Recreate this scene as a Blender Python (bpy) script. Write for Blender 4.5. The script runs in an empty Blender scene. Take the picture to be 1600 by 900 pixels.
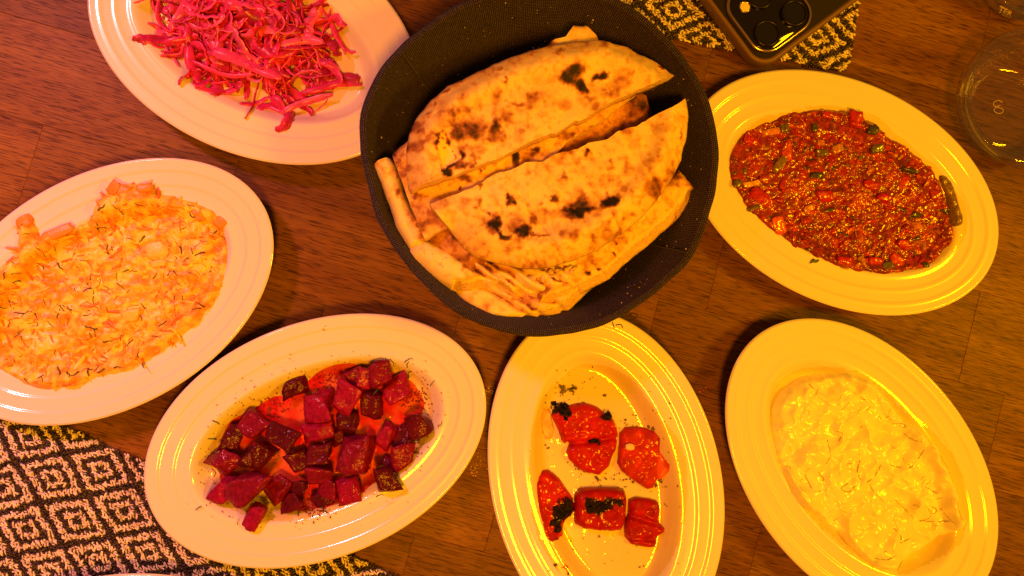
import bpy, math, random
import numpy as np
from mathutils import Matrix, Vector
from mathutils.geometry import delaunay_2d_cdt

random.seed(7)
RNG = np.random.default_rng(7)
SC = bpy.context.scene
COL = SC.collection
MM = 0.001

# ------------------------------------------------------------------ camera
FOC = 1200.0                      # focal length in pixels of a 1600 px wide picture
PITCH, YAW = math.radians(2.56), math.radians(-2.72)
CAM_H = 454.4                     # mm above the table top
ROT = Matrix.Rotation(YAW, 3, 'Y') @ Matrix.Rotation(PITCH, 3, 'X')
cam_data = bpy.data.cameras.new('camera')
cam = bpy.data.objects.new('camera', cam_data)
COL.objects.link(cam)
cam.matrix_world = Matrix.Translation((0, 0, CAM_H * MM)) @ ROT.to_4x4()
cam_data.sensor_width = 36.0
cam_data.lens = 36.0 * FOC / 1600.0
cam_data.clip_start, cam_data.clip_end = 0.01, 50.0
SC.camera = cam

# ------------------------------------------------------------------ room light
world = bpy.data.worlds.new('World')
SC.world = world
world.use_nodes = True
bg = world.node_tree.nodes['Background']
bg.inputs[0].default_value = (1.0, 0.36, 0.05, 1)
bg.inputs[1].default_value = 0.21

def area(name, loc, target, size, power, color, spread):
    d = bpy.data.lights.new(name, 'AREA')
    d.shape = 'DISK'; d.size = size; d.energy = power; d.color = color; d.spread = math.radians(spread)
    o = bpy.data.objects.new(name, d); COL.objects.link(o)
    o.location = loc
    o.rotation_euler = (Vector(target) - Vector(loc)).to_track_quat('-Z', 'Y').to_euler()
    return o
area('pendant_lamp_left', (-0.60, 0.56, 0.82), (-0.37, 0.03, 0.0), 0.14, 1.2, (1.0, 0.235, 0.30), 50)
area('pendant_lamp_right', (0.72, -0.02, 0.64), (0.24, 0.0, 0.0), 0.14, 2.4, (1.0, 0.46, 0.001), 130)
area('pendant_lamp_centre', (0.04, -0.40, 1.05), (0.03, 0.05, 0.0), 0.20, 3.8, (1.0, 0.305, 0.002), 100)

SC.render.engine = 'CYCLES'
SC.cycles.use_denoising = True
SC.cycles.sample_clamp_indirect = 6.0
SC.cycles.max_bounces = 12
SC.cycles.transmission_bounces = 10
SC.cycles.transparent_max_bounces = 16
SC.view_settings.view_transform = 'Standard'
SC.view_settings.look = 'None'
SC.view_settings.exposure = 0.0
SC.view_settings.gamma = 1.0
SC.view_settings.use_curve_mapping = False

# ------------------------------------------------------------------ helpers
R3 = np.array(ROT)
def U(p, z=0.0):
    """where the sight line through photo point p meets height z (mm)"""
    p = np.atleast_2d(np.asarray(p, float))
    z = np.broadcast_to(np.asarray(z, float), (len(p),))
    d = np.stack([(p[:, 0] - 800) / FOC, (450 - p[:, 1]) / FOC, -np.ones(len(p))], 1) @ R3.T
    return d[:, :2] / (-d[:, 2:3]) * (CAM_H - z)[:, None]
def U1(x, y, z=0.0):
    q = U([(x, y)], z)[0]
    return float(q[0]), float(q[1])
def Z(pts, origin, s):
    """points read in an enlarged crop -> photo points"""
    return [(origin[0] + x / s, origin[1] + y / s) for x, y in pts]

def _hash(ix, iy, seed):
    h = (ix.astype(np.int64) * 374761393 + iy.astype(np.int64) * 668265263 + seed * 974634777) & 0x7fffffff
    h = ((h ^ (h >> 13)) * 1274126177) & 0x7fffffff
    h = (h ^ (h >> 16)) & 0xffff
    return h / 65535.0
def vn(x, y, seed=0):
    ix, iy = np.floor(x), np.floor(y)
    fx, fy = x - ix, y - iy
    fx = fx * fx * fx * (fx * (fx * 6 - 15) + 10); fy = fy * fy * fy * (fy * (fy * 6 - 15) + 10)
    a, b = _hash(ix, iy, seed), _hash(ix + 1, iy, seed)
    c, d = _hash(ix, iy + 1, seed), _hash(ix + 1, iy + 1, seed)
    return (a + (b - a) * fx) * (1 - fy) + (c + (d - c) * fx) * fy
def fbm(x, y, s, oct=4, seed=0, gain=0.5):
    t, a, n = 0.0, 1.0, 0.0
    c, q = math.cos(0.6), math.sin(0.6)
    x, y = x / s, y / s
    for i in range(oct):
        t = t + a * vn(x, y, seed + i * 17); n += a; a *= gain
        x, y = (x * c - y * q) * 2.03 + 5.2, (x * q + y * c) * 2.03 + 1.3
    return t / n
def ridge(x, y, s, oct=3, seed=0):
    return 1 - np.abs(2 * fbm(x, y, s, oct, seed) - 1) * 2
def sstep(a, b, x):
    t = np.clip((x - a) / (b - a), 0, 1)
    return t * t * (3 - 2 * t)

def mesh(name, v, f, mat=None, parent=None, smooth=True, col=None, attrs=None, fmat=None, scale=MM):
    me = bpy.data.meshes.new(name)
    v = np.asarray(v, float) * scale
    me.from_pydata(v.tolist(), [], [list(map(int, q)) for q in f] if not isinstance(f, np.ndarray) else f.tolist())
    if smooth:
        me.polygons.foreach_set('use_smooth', np.ones(len(me.polygons), bool))
    mats = mat if isinstance(mat, (list, tuple)) else [mat]
    for m in mats:
        if m: me.materials.append(m)
    if fmat is not None:
        me.polygons.foreach_set('material_index', np.asarray(fmat, np.int32))
    if col is not None:
        c = np.ones((len(v), 4)); c[:, :3] = col
        a = me.color_attributes.new('Col', 'FLOAT_COLOR', 'POINT'); a.data.foreach_set('color', c.ravel())
    for k, arr in (attrs or {}).items():
        a = me.attributes.new(k, 'FLOAT', 'POINT'); a.data.foreach_set('value', np.asarray(arr, float).ravel())
    me.update()
    o = bpy.data.objects.new(name, me); COL.objects.link(o)
    if parent: o.parent = parent
    return o
def tag(o, label=None, cat=None, group=None, kind=None):
    if label: o['label'] = label
    if cat: o['category'] = cat
    if group: o['group'] = group
    if kind: o['kind'] = kind
    return o
def empty(name, loc=(0, 0, 0)):
    o = bpy.data.objects.new(name, None); COL.objects.link(o); o.empty_display_size = 0.01
    o.location = [c * MM for c in loc]
    return o
def child(o, parent):
    """parent a mesh whose vertices were made in table coordinates"""
    o.parent = parent
    o.matrix_parent_inverse = Matrix.Translation(-Vector(parent.location))
    return o

class Bag:
    """collects many small shapes of one mesh"""
    def __init__(s): s.v, s.f, s.c, s.n = [], [], [], 0
    def add(s, v, f, c=None):
        v = np.asarray(v, float); s.v.append(v); s.f += [[i + s.n for i in q] for q in f]
        s.c.append(np.broadcast_to(np.asarray(c if c is not None else (1, 1, 1), float), (len(v), 3))); s.n += len(v)
    def build(s, name, mat, parent=None, smooth=True):
        return mesh(name, np.concatenate(s.v), s.f, mat, None, smooth, np.concatenate(s.c))

# ------------------------------------------------------------------ materials
def pm(name, color=(.8, .8, .8), rough=.5, color2=None, nscale=60., bump=0., bscale=200., attr=False, coat=0., sss=0.,
       sss_r=(1, .3, .1), spec=.5, metal=0., vary=0., trans=0., ior=1.45, bdist=.0004, sheen=0., crough=.05, bdetail=5.):
    m = bpy.data.materials.new(name); m.use_nodes = True
    nt = m.node_tree; N = nt.nodes; L = nt.links
    b = N['Principled BSDF']
    b.inputs['Roughness'].default_value = rough
    b.inputs['Metallic'].default_value = metal
    b.inputs['Specular IOR Level'].default_value = spec
    b.inputs['Coat Weight'].default_value = coat
    b.inputs['Coat Roughness'].default_value = crough
    b.inputs['Transmission Weight'].default_value = trans
    b.inputs['IOR'].default_value = ior
    b.inputs['Sheen Weight'].default_value = sheen
    if sss:
        b.inputs['Subsurface Weight'].default_value = sss
        b.inputs['Subsurface Radius'].default_value = sss_r
        b.inputs['Subsurface Scale'].default_value = .003
    tc = N.new('ShaderNodeTexCoord')
    out = None
    if attr:
        a = N.new('ShaderNodeAttribute'); a.attribute_name = 'Col'; out = a.outputs['Color']
    elif color2:
        n = N.new('ShaderNodeTexNoise'); n.inputs['Scale'].default_value = nscale; n.inputs['Detail'].default_value = 6
        L.new(tc.outputs['Object'], n.inputs['Vector'])
        r = N.new('ShaderNodeValToRGB'); r.color_ramp.elements[0].position = .35; r.color_ramp.elements[1].position = .65
        r.color_ramp.elements[0].color = (*color, 1); r.color_ramp.elements[1].color = (*color2, 1)
        L.new(n.outputs['Fac'], r.inputs['Fac']); out = r.outputs['Color']
    if out is None:
        b.inputs['Base Color'].default_value = (*color, 1)
    if vary and out is not None:
        n = N.new('ShaderNodeTexNoise'); n.inputs['Scale'].default_value = nscale * 4; n.inputs['Detail'].default_value = 5
        L.new(tc.outputs['Object'], n.inputs['Vector'])
        mr = N.new('ShaderNodeMapRange'); mr.inputs[1].default_value = .3; mr.inputs[2].default_value = .7
        mr.inputs[3].default_value = 1 - vary; mr.inputs[4].default_value = 1 + vary
        L.new(n.outputs['Fac'], mr.inputs[0])
        mx = N.new('ShaderNodeMix'); mx.data_type = 'RGBA'; mx.blend_type = 'MULTIPLY'; mx.inputs[0].default_value = 1
        L.new(out, mx.inputs[6]); L.new(mr.outputs[0], mx.inputs[7]); out = mx.outputs[2]
    if out is not None:
        L.new(out, b.inputs['Base Color'])
    if bump:
        n = N.new('ShaderNodeTexNoise'); n.inputs['Scale'].default_value = bscale; n.inputs['Detail'].default_value = bdetail
        L.new(tc.outputs['Object'], n.inputs['Vector'])
        bp = N.new('ShaderNodeBump'); bp.inputs['Strength'].default_value = bump; bp.inputs['Distance'].default_value = bdist
        L.new(n.outputs['Fac'], bp.inputs['Height']); L.new(bp.outputs['Normal'], b.inputs['Normal'])
        if coat: L.new(bp.outputs['Normal'], b.inputs['Coat Normal'])
    return m

def film(name, tint, rough=.03, bump=.0, bscale=120., f0=.045, power=4., tint2=None):
    """thin clear liquid: tinted see-through body with a glossy skin"""
    m = bpy.data.materials.new(name); m.use_nodes = True
    nt = m.node_tree; N = nt.nodes; L = nt.links; N.remove(N['Principled BSDF'])
    t = N.new('ShaderNodeBsdfTransparent'); t.inputs[0].default_value = (*tint, 1)
    g = N.new('ShaderNodeBsdfGlossy'); g.inputs['Roughness'].default_value = rough
    lw = N.new('ShaderNodeLayerWeight'); lw.inputs['Blend'].default_value = .5
    pw = N.new('ShaderNodeMath'); pw.operation = 'POWER'; pw.inputs[1].default_value = power; L.new(lw.outputs['Facing'], pw.inputs[0])
    ma = N.new('ShaderNodeMath'); ma.operation = 'MULTIPLY_ADD'; ma.inputs[1].default_value = .9; ma.inputs[2].default_value = f0; ma.use_clamp = True
    L.new(pw.outputs[0], ma.inputs[0])
    mx = N.new('ShaderNodeMixShader')
    L.new(ma.outputs[0], mx.inputs[0]); L.new(t.outputs[0], mx.inputs[1]); L.new(g.outputs[0], mx.inputs[2])
    L.new(mx.outputs[0], N['Material Output'].inputs[0])
    if tint2:
        tc = N.new('ShaderNodeTexCoord'); nz = N.new('ShaderNodeTexNoise'); nz.inputs['Scale'].default_value = 75; nz.inputs['Detail'].default_value = 4
        L.new(tc.outputs['Object'], nz.inputs['Vector'])
        cr = N.new('ShaderNodeValToRGB'); cr.color_ramp.elements[0].position = .38; cr.color_ramp.elements[1].position = .62
        cr.color_ramp.elements[0].color = (*tint, 1); cr.color_ramp.elements[1].color = (*tint2, 1)
        L.new(nz.outputs['Fac'], cr.inputs[0]); L.new(cr.outputs[0], t.inputs[0])
    if bump:
        tc = N.new('ShaderNodeTexCoord')
        n = N.new('ShaderNodeTexNoise'); n.inputs['Scale'].default_value = bscale; n.inputs['Detail'].default_value = 3
        L.new(tc.outputs['Object'], n.inputs['Vector'])
        bp = N.new('ShaderNodeBump'); bp.inputs['Strength'].default_value = bump; bp.inputs['Distance'].default_value = .001
        L.new(n.outputs['Fac'], bp.inputs['Height'])
        L.new(bp.outputs[0], g.inputs['Normal']); L.new(bp.outputs[0], lw.inputs['Normal'])
    return m

def wood_material():
    m = bpy.data.materials.new('oiled_wood'); m.use_nodes = True
    nt = m.node_tree; N = nt.nodes; L = nt.links; b = N['Principled BSDF']
    tc = N.new('ShaderNodeTexCoord'); oi = N.new('ShaderNodeObjectInfo')
    rv = N.new('ShaderNodeVectorMath'); rv.operation = 'SCALE'; rv.inputs[0].default_value = (3.1, 7.7, 1.9)
    L.new(oi.outputs['Random'], rv.inputs['Scale'])
    ad = N.new('ShaderNodeVectorMath'); ad.operation = 'ADD'
    L.new(tc.outputs['Object'], ad.inputs[0]); L.new(rv.outputs[0], ad.inputs[1])
    def noise(scale, detail, sx, sy, dist=0.):
        mp = N.new('ShaderNodeMapping'); mp.inputs['Scale'].default_value = (sx, sy, 1)
        L.new(ad.outputs[0], mp.inputs[0])
        n = N.new('ShaderNodeTexNoise'); n.inputs['Scale'].default_value = scale; n.inputs['Detail'].default_value = detail
        n.inputs['Distortion'].default_value = dist
        L.new(mp.outputs[0], n.inputs['Vector']); return n.outputs['Fac']
    def ramp(fac, stops):
        r = N.new('ShaderNodeValToRGB'); e = r.color_ramp.elements
        e[0].position, e[0].color = stops[0][0], (*stops[0][1], 1)
        e[1].position, e[1].color = stops[-1][0], (*stops[-1][1], 1)
        for p, c in stops[1:-1]:
            q = e.new(p); q.color = (*c, 1)
        L.new(fac, r.inputs[0]); return r.outputs[0]
    def mul(a, c, fac=1.):
        mx = N.new('ShaderNodeMix'); mx.data_type = 'RGBA'; mx.blend_type = 'MULTIPLY'; mx.inputs[0].default_value = fac
        L.new(a, mx.inputs[6]); L.new(c, mx.inputs[7]); return mx.outputs[2]
    base = ramp(noise(26, 6, .22, 1.6, .6), [(.28, (.135, .054, .007)), (.5, (.178, .082, .010)), (.72, (.218, .110, .014))])
    pores = noise(1500, 3.5, .07, 1.0, .1)
    fine = noise(420, 4, .04, 1.0, .3)
    pc = ramp(pores, [(.37, (.34, .28, .25)), (.46, (.9, .88, .86)), (.7, (1.15, 1.15, 1.12))])
    fc = ramp(fine, [(.3, (.72, .70, .68)), (.65, (1.12, 1.12, 1.12))])
    c = mul(mul(base, pc, .95), fc, .7)
    pl = N.new('ShaderNodeMapRange'); pl.inputs[3].default_value = .82; pl.inputs[4].default_value = 1.18
    L.new(oi.outputs['Random'], pl.inputs[0])
    c = mul(c, pl.outputs[0])
    L.new(c, b.inputs['Base Color'])
    rr = N.new('ShaderNodeMapRange'); rr.inputs[3].default_value = .5; rr.inputs[4].default_value = .32
    L.new(pores, rr.inputs[0]); L.new(rr.outputs[0], b.inputs['Roughness'])
    bp = N.new('ShaderNodeBump'); bp.inputs['Strength'].default_value = .55; bp.inputs['Distance'].default_value = .00025
    L.new(pores, bp.inputs['Height']); L.new(bp.outputs[0], b.inputs['Normal'])
    b.inputs['Specular IOR Level'].default_value = .13
    return m

def bread_material():
    m = bpy.data.materials.new('flatbread_crust'); m.use_nodes = True
    nt = m.node_tree; N = nt.nodes; L = nt.links; b = N['Principled BSDF']
    tc = N.new('ShaderNodeTexCoord')
    at = N.new('ShaderNodeAttribute'); at.attribute_name = 'bake_and_shade'
    n1 = N.new('ShaderNodeTexNoise'); n1.inputs['Scale'].default_value = 620; n1.inputs['Detail'].default_value = 5
    n1.inputs['Roughness'].default_value = .7
    L.new(tc.outputs['Object'], n1.inputs['Vector'])
    mr = N.new('ShaderNodeMapRange'); mr.inputs[3].default_value = -.16; mr.inputs[4].default_value = .16
    L.new(n1.outputs['Fac'], mr.inputs[0])
    sm = N.new('ShaderNodeMath'); sm.operation = 'ADD'; L.new(at.outputs['Fac'], sm.inputs[0]); L.new(mr.outputs[0], sm.inputs[1])
    r = N.new('ShaderNodeValToRGB'); e = r.color_ramp.elements
    e[0].position, e[0].color = 0.0, (.86, .76, .44, 1)
    e[1].position, e[1].color = 1.0, (.012, .008, .006, 1)
    for p, c in [(.18, (.82, .67, .28)), (.34, (.75, .47, .14)), (.52, (.46, .19, .055)), (.66, (.25, .085, .028)), (.80, (.09, .032, .015)), (.92, (.022, .012, .009))]:
        q = e.new(p); q.color = (*c, 1)
    L.new(sm.outputs[0], r.inputs[0])
    n2 = N.new('ShaderNodeTexNoise'); n2.inputs['Scale'].default_value = 2600; n2.inputs['Detail'].default_value = 2
    L.new(tc.outputs['Object'], n2.inputs['Vector'])
    r2 = N.new('ShaderNodeValToRGB'); r2.color_ramp.elements[0].position = .23; r2.color_ramp.elements[1].position = .31
    r2.color_ramp.elements[0].color = (.35, .25, .2, 1)
    L.new(n2.outputs['Fac'], r2.inputs[0])
    mx = N.new('ShaderNodeMix'); mx.data_type = 'RGBA'; mx.blend_type = 'MULTIPLY'; mx.inputs[0].default_value = .8
    L.new(r.outputs[0], mx.inputs[6]); L.new(r2.outputs[0], mx.inputs[7])
    L.new(mx.outputs[2], b.inputs['Base Color'])
    b.inputs['Roughness'].default_value = .62; b.inputs['Specular IOR Level'].default_value = .3
    bp = N.new('ShaderNodeBump'); bp.inputs['Strength'].default_value = .5; bp.inputs['Distance'].default_value = .0005
    L.new(n1.outputs['Fac'], bp.inputs['Height']); L.new(bp.outputs[0], b.inputs['Normal'])
    return m

def fabric_material():
    m = bpy.data.materials.new('dark_denim'); m.use_nodes = True
    nt = m.node_tree; N = nt.nodes; L = nt.links; b = N['Principled BSDF']
    uv = N.new('ShaderNodeUVMap'); uv.uv_map = 'UVMap'
    def wave(axis, sc):
        w = N.new('ShaderNodeTexWave'); w.bands_direction = axis; w.inputs['Scale'].default_value = sc
        w.inputs['Distortion'].default_value = 2.2; w.inputs['Detail'].default_value = 1.5; w.inputs['Detail Scale'].default_value = 3.
        L.new(uv.outputs[0], w.inputs['Vector']); return w.outputs['Fac']
    mp = N.new('ShaderNodeMath'); mp.operation = 'MULTIPLY'
    L.new(wave('X', 3.1), mp.inputs[0]); L.new(wave('Y', 3.1), mp.inputs[1])
    tc = N.new('ShaderNodeTexCoord')
    n = N.new('ShaderNodeTexNoise'); n.inputs['Scale'].default_value = 330; n.inputs['Detail'].default_value = 8; n.inputs['Roughness'].default_value = .75
    L.new(tc.outputs['Object'], n.inputs['Vector'])
    mm = N.new('ShaderNodeMath'); mm.operation = 'MULTIPLY'; L.new(mp.outputs[0], mm.inputs[0]); L.new(n.outputs['Fac'], mm.inputs[1])
    r = N.new('ShaderNodeValToRGB'); e = r.color_ramp.elements
    e[0].position, e[0].color = .10, (.013, .011, .03, 1); e[1].position, e[1].color = .42, (.125, .095, .25, 1)
    L.new(mm.outputs[0], r.inputs[0]); L.new(r.outputs[0], b.inputs['Base Color'])
    b.inputs['Roughness'].default_value = .9; b.inputs['Specular IOR Level'].default_value = .15
    b.inputs['Sheen Weight'].default_value = .06
    bp = N.new('ShaderNodeBump'); bp.inputs['Strength'].default_value = .7; bp.inputs['Distance'].default_value = .0004
    L.new(mp.outputs[0], bp.inputs['Height']); L.new(bp.outputs[0], b.inputs['Normal'])
    return m

M = dict(
    wood=wood_material(), bread=bread_material(), denim=fabric_material(),
    plate=pm('glazed_ceramic', (.80, .765, .71), .16, color2=(.82, .785, .735), nscale=14, coat=.6, crough=.06, bump=.05, bscale=60, bdist=.0006),
    crumb=pm('bread_crumb', (.80, .60, .34), .85, color2=(.70, .46, .22), nscale=260, bump=1., bscale=700, bdist=.0012, spec=.2),
    yarn=pm('yarn', attr=True, rough=.75, spec=.3, bump=.6, bscale=1500, bdist=.0004),
    cloth=pm('mat_backing', (.20, .16, .13), .9),
    cabbage=pm('pickled_cabbage', attr=True, rough=.36, coat=.2, crough=.2, sss=.35, sss_r=(1, .15, .25), vary=.25, nscale=80, bump=.4, bscale=350, bdist=.0006),
    carrot=pm('carrot_cream', attr=True, rough=.42, coat=.12, crough=.15, sss=.15, sss_r=(1, .5, .1), bump=.6, bscale=500, bdist=.0006, vary=.08, nscale=150),
    herb=pm('green_herb', (.045, .075, .016), .55, color2=(.10, .15, .035), nscale=300),
    herb2=pm('dried_herb', (.07, .055, .012), .7, color2=(.22, .17, .05), nscale=400),
    beet=pm('boiled_beet', attr=True, rough=.3, spec=.05, coat=.26, crough=.05, sss=.15, sss_r=(1, .05, .1), vary=.35, nscale=110, bump=.7, bscale=300, bdist=.0014, bdetail=3.),
    pepper=pm('roasted_red_pepper', attr=True, rough=.4, spec=.1, coat=.3, crough=.07, sss=.1, sss_r=(1, .1, .03), vary=.15, nscale=90, bump=.3, bscale=230, bdist=.0011, bdetail=2.5),
    char=pm('charred_skin', (.006, .005, .005), .5, spec=.15, color2=(.022, .010, .006), nscale=300, bump=1., bscale=600, bdist=.0012),
    sauce=pm('tomato_sauce', attr=True, rough=.28, coat=.5, crough=.08, sss=.1, sss_r=(1, .2, .05), vary=.45, nscale=180, bump=.35, bscale=300, bdist=.002, bdetail=1.5),
    yogurt=pm('thick_yogurt', attr=True, rough=.3, coat=.25, crough=.12),
    oil=film('olive_oil', (.995, .94, .62), .05, .35, 130),
    oil2=film('pickle_juice', (.995, .90, .6), .25, .25, 90, .008),
    juice=film('beet_juice', (.90, .14, .22), .03, .4, 160, tint2=(.97, .48, .45)),
    case=pm('phone_case', (.16, .095, .055), .45, bump=.1, bscale=900),
    caseback=pm('phone_back_dark', (.020, .018, .014), .75, spec=.1),
    metal=pm('polished_metal', (.62, .50, .38), .22, metal=1.),
    blackglass=pm('black_glass', (.004, .004, .004), .06, coat=.5),
    lens=pm('lens_glass', (.003, .0035, .005), .03, coat=1.),
    led=pm('flash_diffuser', (.9, .75, .35), .25, coat=.6),
    glass=film('clear_glass', (.985, .98, .965), .02, 0., 60, .04, 1.5),
    speck=pm('beet_speck', (.25, .008, .03), .4),
    thread=pm('loose_thread', (.02, .018, .018), .9),
)

# ------------------------------------------------------------------ slab: any outline -> thick soft-edged body
def pip(q, poly):
    x, y = q[:, 0], q[:, 1]; ins = np.zeros(len(q), bool)
    x1, y1 = poly[:, 0], poly[:, 1]; x2, y2 = np.roll(x1, -1), np.roll(y1, -1)
    for a, b, c, d in zip(x1, y1, x2, y2):
        k = ((b > y) != (d > y))
        ins ^= k & (x < (c - a) * (y - b) / (d - b + 1e-12) + a)
    return ins
def seg_dist(q, a, b):
    d = b - a; l = (d ** 2).sum(1) + 1e-12
    best = np.full(len(q), 1e9)
    for i in range(len(a)):
        t = np.clip(((q - a[i]) @ d[i]) / l[i], 0, 1)
        best = np.minimum(best, np.hypot(q[:, 0] - a[i, 0] - t * d[i, 0], q[:, 1] - a[i, 1] - t * d[i, 1]))
    return best
def smooth_poly(p, n=2):
    p = np.asarray(p, float)
    for _ in range(n):
        q = np.roll(p, -1, 0)
        p = np.stack([.75 * p + .25 * q, .25 * p + .75 * q], 1).reshape(-1, 2)
    return p
def densify(poly, res, flags=None):
    out, fl = [], []
    n = len(poly)
    for i in range(n):
        a, b = poly[i], poly[(i + 1) % n]
        k = max(1, int(round(np.hypot(*(b - a)) / res)))
        for j in range(k):
            out.append(a + (b - a) * j / k); fl.append(flags[i] if flags is not None else 0)
    return np.array(out), np.array(fl)
def slab(name, poly, res, ztop, mat, zbot=None, rough=0., cut=None, attr_fn=None, col_fn=None, side=(0., 0.), side_mat=None, bulge=0., seed=1, sheet=False):
    """poly: outline (mm). ztop(x, y, d_edge, d_crust). cut: flag per outline edge (1 = sliced, stays full height)."""
    poly = np.asarray(poly, float)
    if np.sum(poly[:, 0] * np.roll(poly[:, 1], -1) - np.roll(poly[:, 0], -1) * poly[:, 1]) < 0:
        poly = poly[::-1]
        if cut is not None: cut = list(np.roll(np.asarray(cut)[::-1], -1))
    bd, fl = densify(poly, res, cut)
    if rough:
        nrm = np.roll(bd, -1, 0) - np.roll(bd, 1, 0); nrm = np.stack([nrm[:, 1], -nrm[:, 0]], 1)
        nrm /= np.hypot(nrm[:, 0], nrm[:, 1])[:, None] + 1e-9
        bd = bd + nrm * ((fbm(bd[:, 0], bd[:, 1], 4 * res + 2, 3, seed) - .5) * 2 * rough)[:, None]
    lo, hi = bd.min(0), bd.max(0)
    gx, gy = np.meshgrid(np.arange(lo[0], hi[0], res), np.arange(lo[1], hi[1], res * .87))
    gx = gx + (np.arange(gx.shape[0]) % 2)[:, None] * res * .5
    q = np.stack([gx.ravel(), gy.ravel()], 1)
    q = q + RNG.uniform(-.12, .12, q.shape) * res
    q = q[pip(q, bd)]
    q = q[seg_dist(q, bd, np.roll(bd, -1, 0)) > res * .55]
    nb = len(bd)
    pts = np.concatenate([bd, q])
    r = delaunay_2d_cdt([Vector(p) for p in pts.tolist()], [(i, (i + 1) % nb) for i in range(nb)], [], 1, 1e-7)
    V = np.array([tuple(p) for p in r[0]]); F = [list(f) for f in r[2]]
    omap = {}
    for i, ov in enumerate(r[3]):
        for k in ov: omap[k] = i
    loop = [omap[i] for i in range(nb)]
    seg2 = np.roll(bd, -1, 0)
    d_edge = seg_dist(V, bd, seg2)
    cr = np.where(fl == 0)[0]
    d_cr = seg_dist(V, bd[cr], seg2[cr]) if len(cr) else np.full(len(V), 1e3)
    z = ztop(V[:, 0], V[:, 1], d_edge, d_cr)
    v3 = np.column_stack([V, z])
    if sheet: return mesh(name, v3, F, mat)
    # walls
    B = V[loop]; zt = z[loop]
    nrm = np.roll(B, -1, 0) - np.roll(B, 1, 0); nrm = np.stack([nrm[:, 1], -nrm[:, 0]], 1)
    nrm /= np.hypot(nrm[:, 0], nrm[:, 1])[:, None] + 1e-9
    zb = zbot(B[:, 0], B[:, 1]) if callable(zbot) else np.full(nb, (zt.min() - 1.) if zbot is None else zbot)
    iscut = fl == 1
    off1 = np.where(iscut, side[0] * .5, bulge); off2 = np.where(iscut, side[0], side[1])
    r1 = np.column_stack([B + nrm * off1[:, None], zt * .5 + zb * .5]); r2 = np.column_stack([B + nrm * off2[:, None], zb])
    n0 = len(v3); allv = np.concatenate([v3, np.column_stack([B, zt]), r1, r2]) if side_mat is not None else np.concatenate([v3, r1, r2])
    top = list(range(n0, n0 + nb)) if side_mat is not None else loop
    o1 = n0 + (nb if side_mat is not None else 0); o2 = o1 + nb
    fm = [0] * len(F)
    for i in range(nb):
        j = (i + 1) % nb
        k = 1 if (side_mat is not None and iscut[i]) else 0
        F.append([o1 + i, o1 + j, top[j], top[i]]); F.append([o2 + i, o2 + j, o1 + j, o1 + i]); fm += [k, k]
    nt_ = len(r[2]); nv = len(allv)
    lpos = {l: o2 + i for i, l in enumerate(loop)}; bot = np.zeros(n0, int); inner = [i for i in range(n0) if i not in lpos]
    for k_, i in enumerate(inner): bot[i] = nv + k_
    for l, q_ in lpos.items(): bot[l] = q_
    zi = zbot(V[inner, 0], V[inner, 1]) if callable(zbot) else np.full(len(inner), zb[0])
    allv = np.concatenate([allv, np.column_stack([V[inner], zi])])
    F += [[int(bot[i]) for i in f][::-1] for f in F[:nt_]]; fm += [0] * nt_
    src = np.concatenate([np.arange(n0)] + ([np.array(loop)] if side_mat is not None else []) + [np.array(loop)] * 2 + [np.array(inner, int)])
    attrs = {k: a[src] for k, a in attr_fn(V[:, 0], V[:, 1], d_edge, d_cr, z).items()} if attr_fn else None
    col = col_fn(V[:, 0], V[:, 1], d_edge, z)[src] if col_fn else None
    return mesh(name, allv, F, [mat] + ([side_mat] if side_mat is not None else []), None, True, col, attrs, fm)

def blob(size, seed, n=3, sharp=.35, lump=.14, jit=0.):
    """a rounded, lumpy cuboid centred on the origin"""
    vs, fs, idx = [], [], {}
    g = np.linspace(-1, 1, n + 1)
    def vid(p):
        k = tuple(np.round(p, 4))
        if k not in idx: idx[k] = len(vs); vs.append(p)
        return idx[k]
    for ax in range(3):
        for s in (-1, 1):
            a, b = (ax + 1) % 3, (ax + 2) % 3
            for i in range(n):
                for j in range(n):
                    q = []
                    for (u, w) in ((i, j), (i + 1, j), (i + 1, j + 1), (i, j + 1)):
                        p = [0, 0, 0]; p[ax] = s; p[a] = g[u]; p[b] = g[w]; q.append(vid(p))
                    fs.append(q if s > 0 else q[::-1])
    v = np.array(vs, float)
    l = np.linalg.norm(v, axis=1, keepdims=True)
    v = v * (1 - sharp) + v / l * 1.22 * sharp
    rs = np.random.default_rng(seed)
    A = rs.normal(0, 1, (4, 3)); ph = rs.uniform(0, 6, 4)
    v = v * (1 + lump * np.mean([np.sin(v @ A[k] * 1.6 + ph[k]) for k in range(4)], 0)[:, None])
    v = v + rs.normal(0, .025, v.shape)
    if jit:
        J = rs.normal(0, jit, (2, 2, 2, 3)); u = np.clip((v + 1) / 2, 0, 1)
        for a_ in (0, 1):
            for b_ in (0, 1):
                for c_ in (0, 1):
                    w_ = (u[:, 0] if a_ else 1 - u[:, 0]) * (u[:, 1] if b_ else 1 - u[:, 1]) * (u[:, 2] if c_ else 1 - u[:, 2])
                    v = v + w_[:, None] * J[a_, b_, c_]
    sh = np.eye(3) + rs.normal(0, .10, (3, 3)) * (1 - np.eye(3))
    return (v @ sh) * (np.asarray(size) / 2), fs
def rotz(v, a):
    c, s = math.cos(a), math.sin(a)
    return v @ np.array([[c, s, 0], [-s, c, 0], [0, 0, 1]])
def rot_any(v, ax, ay, az):
    return v @ np.array(Matrix.Rotation(az, 3, 'Z') @ Matrix.Rotation(ay, 3, 'Y') @ Matrix.Rotation(ax, 3, 'X')).T

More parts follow.
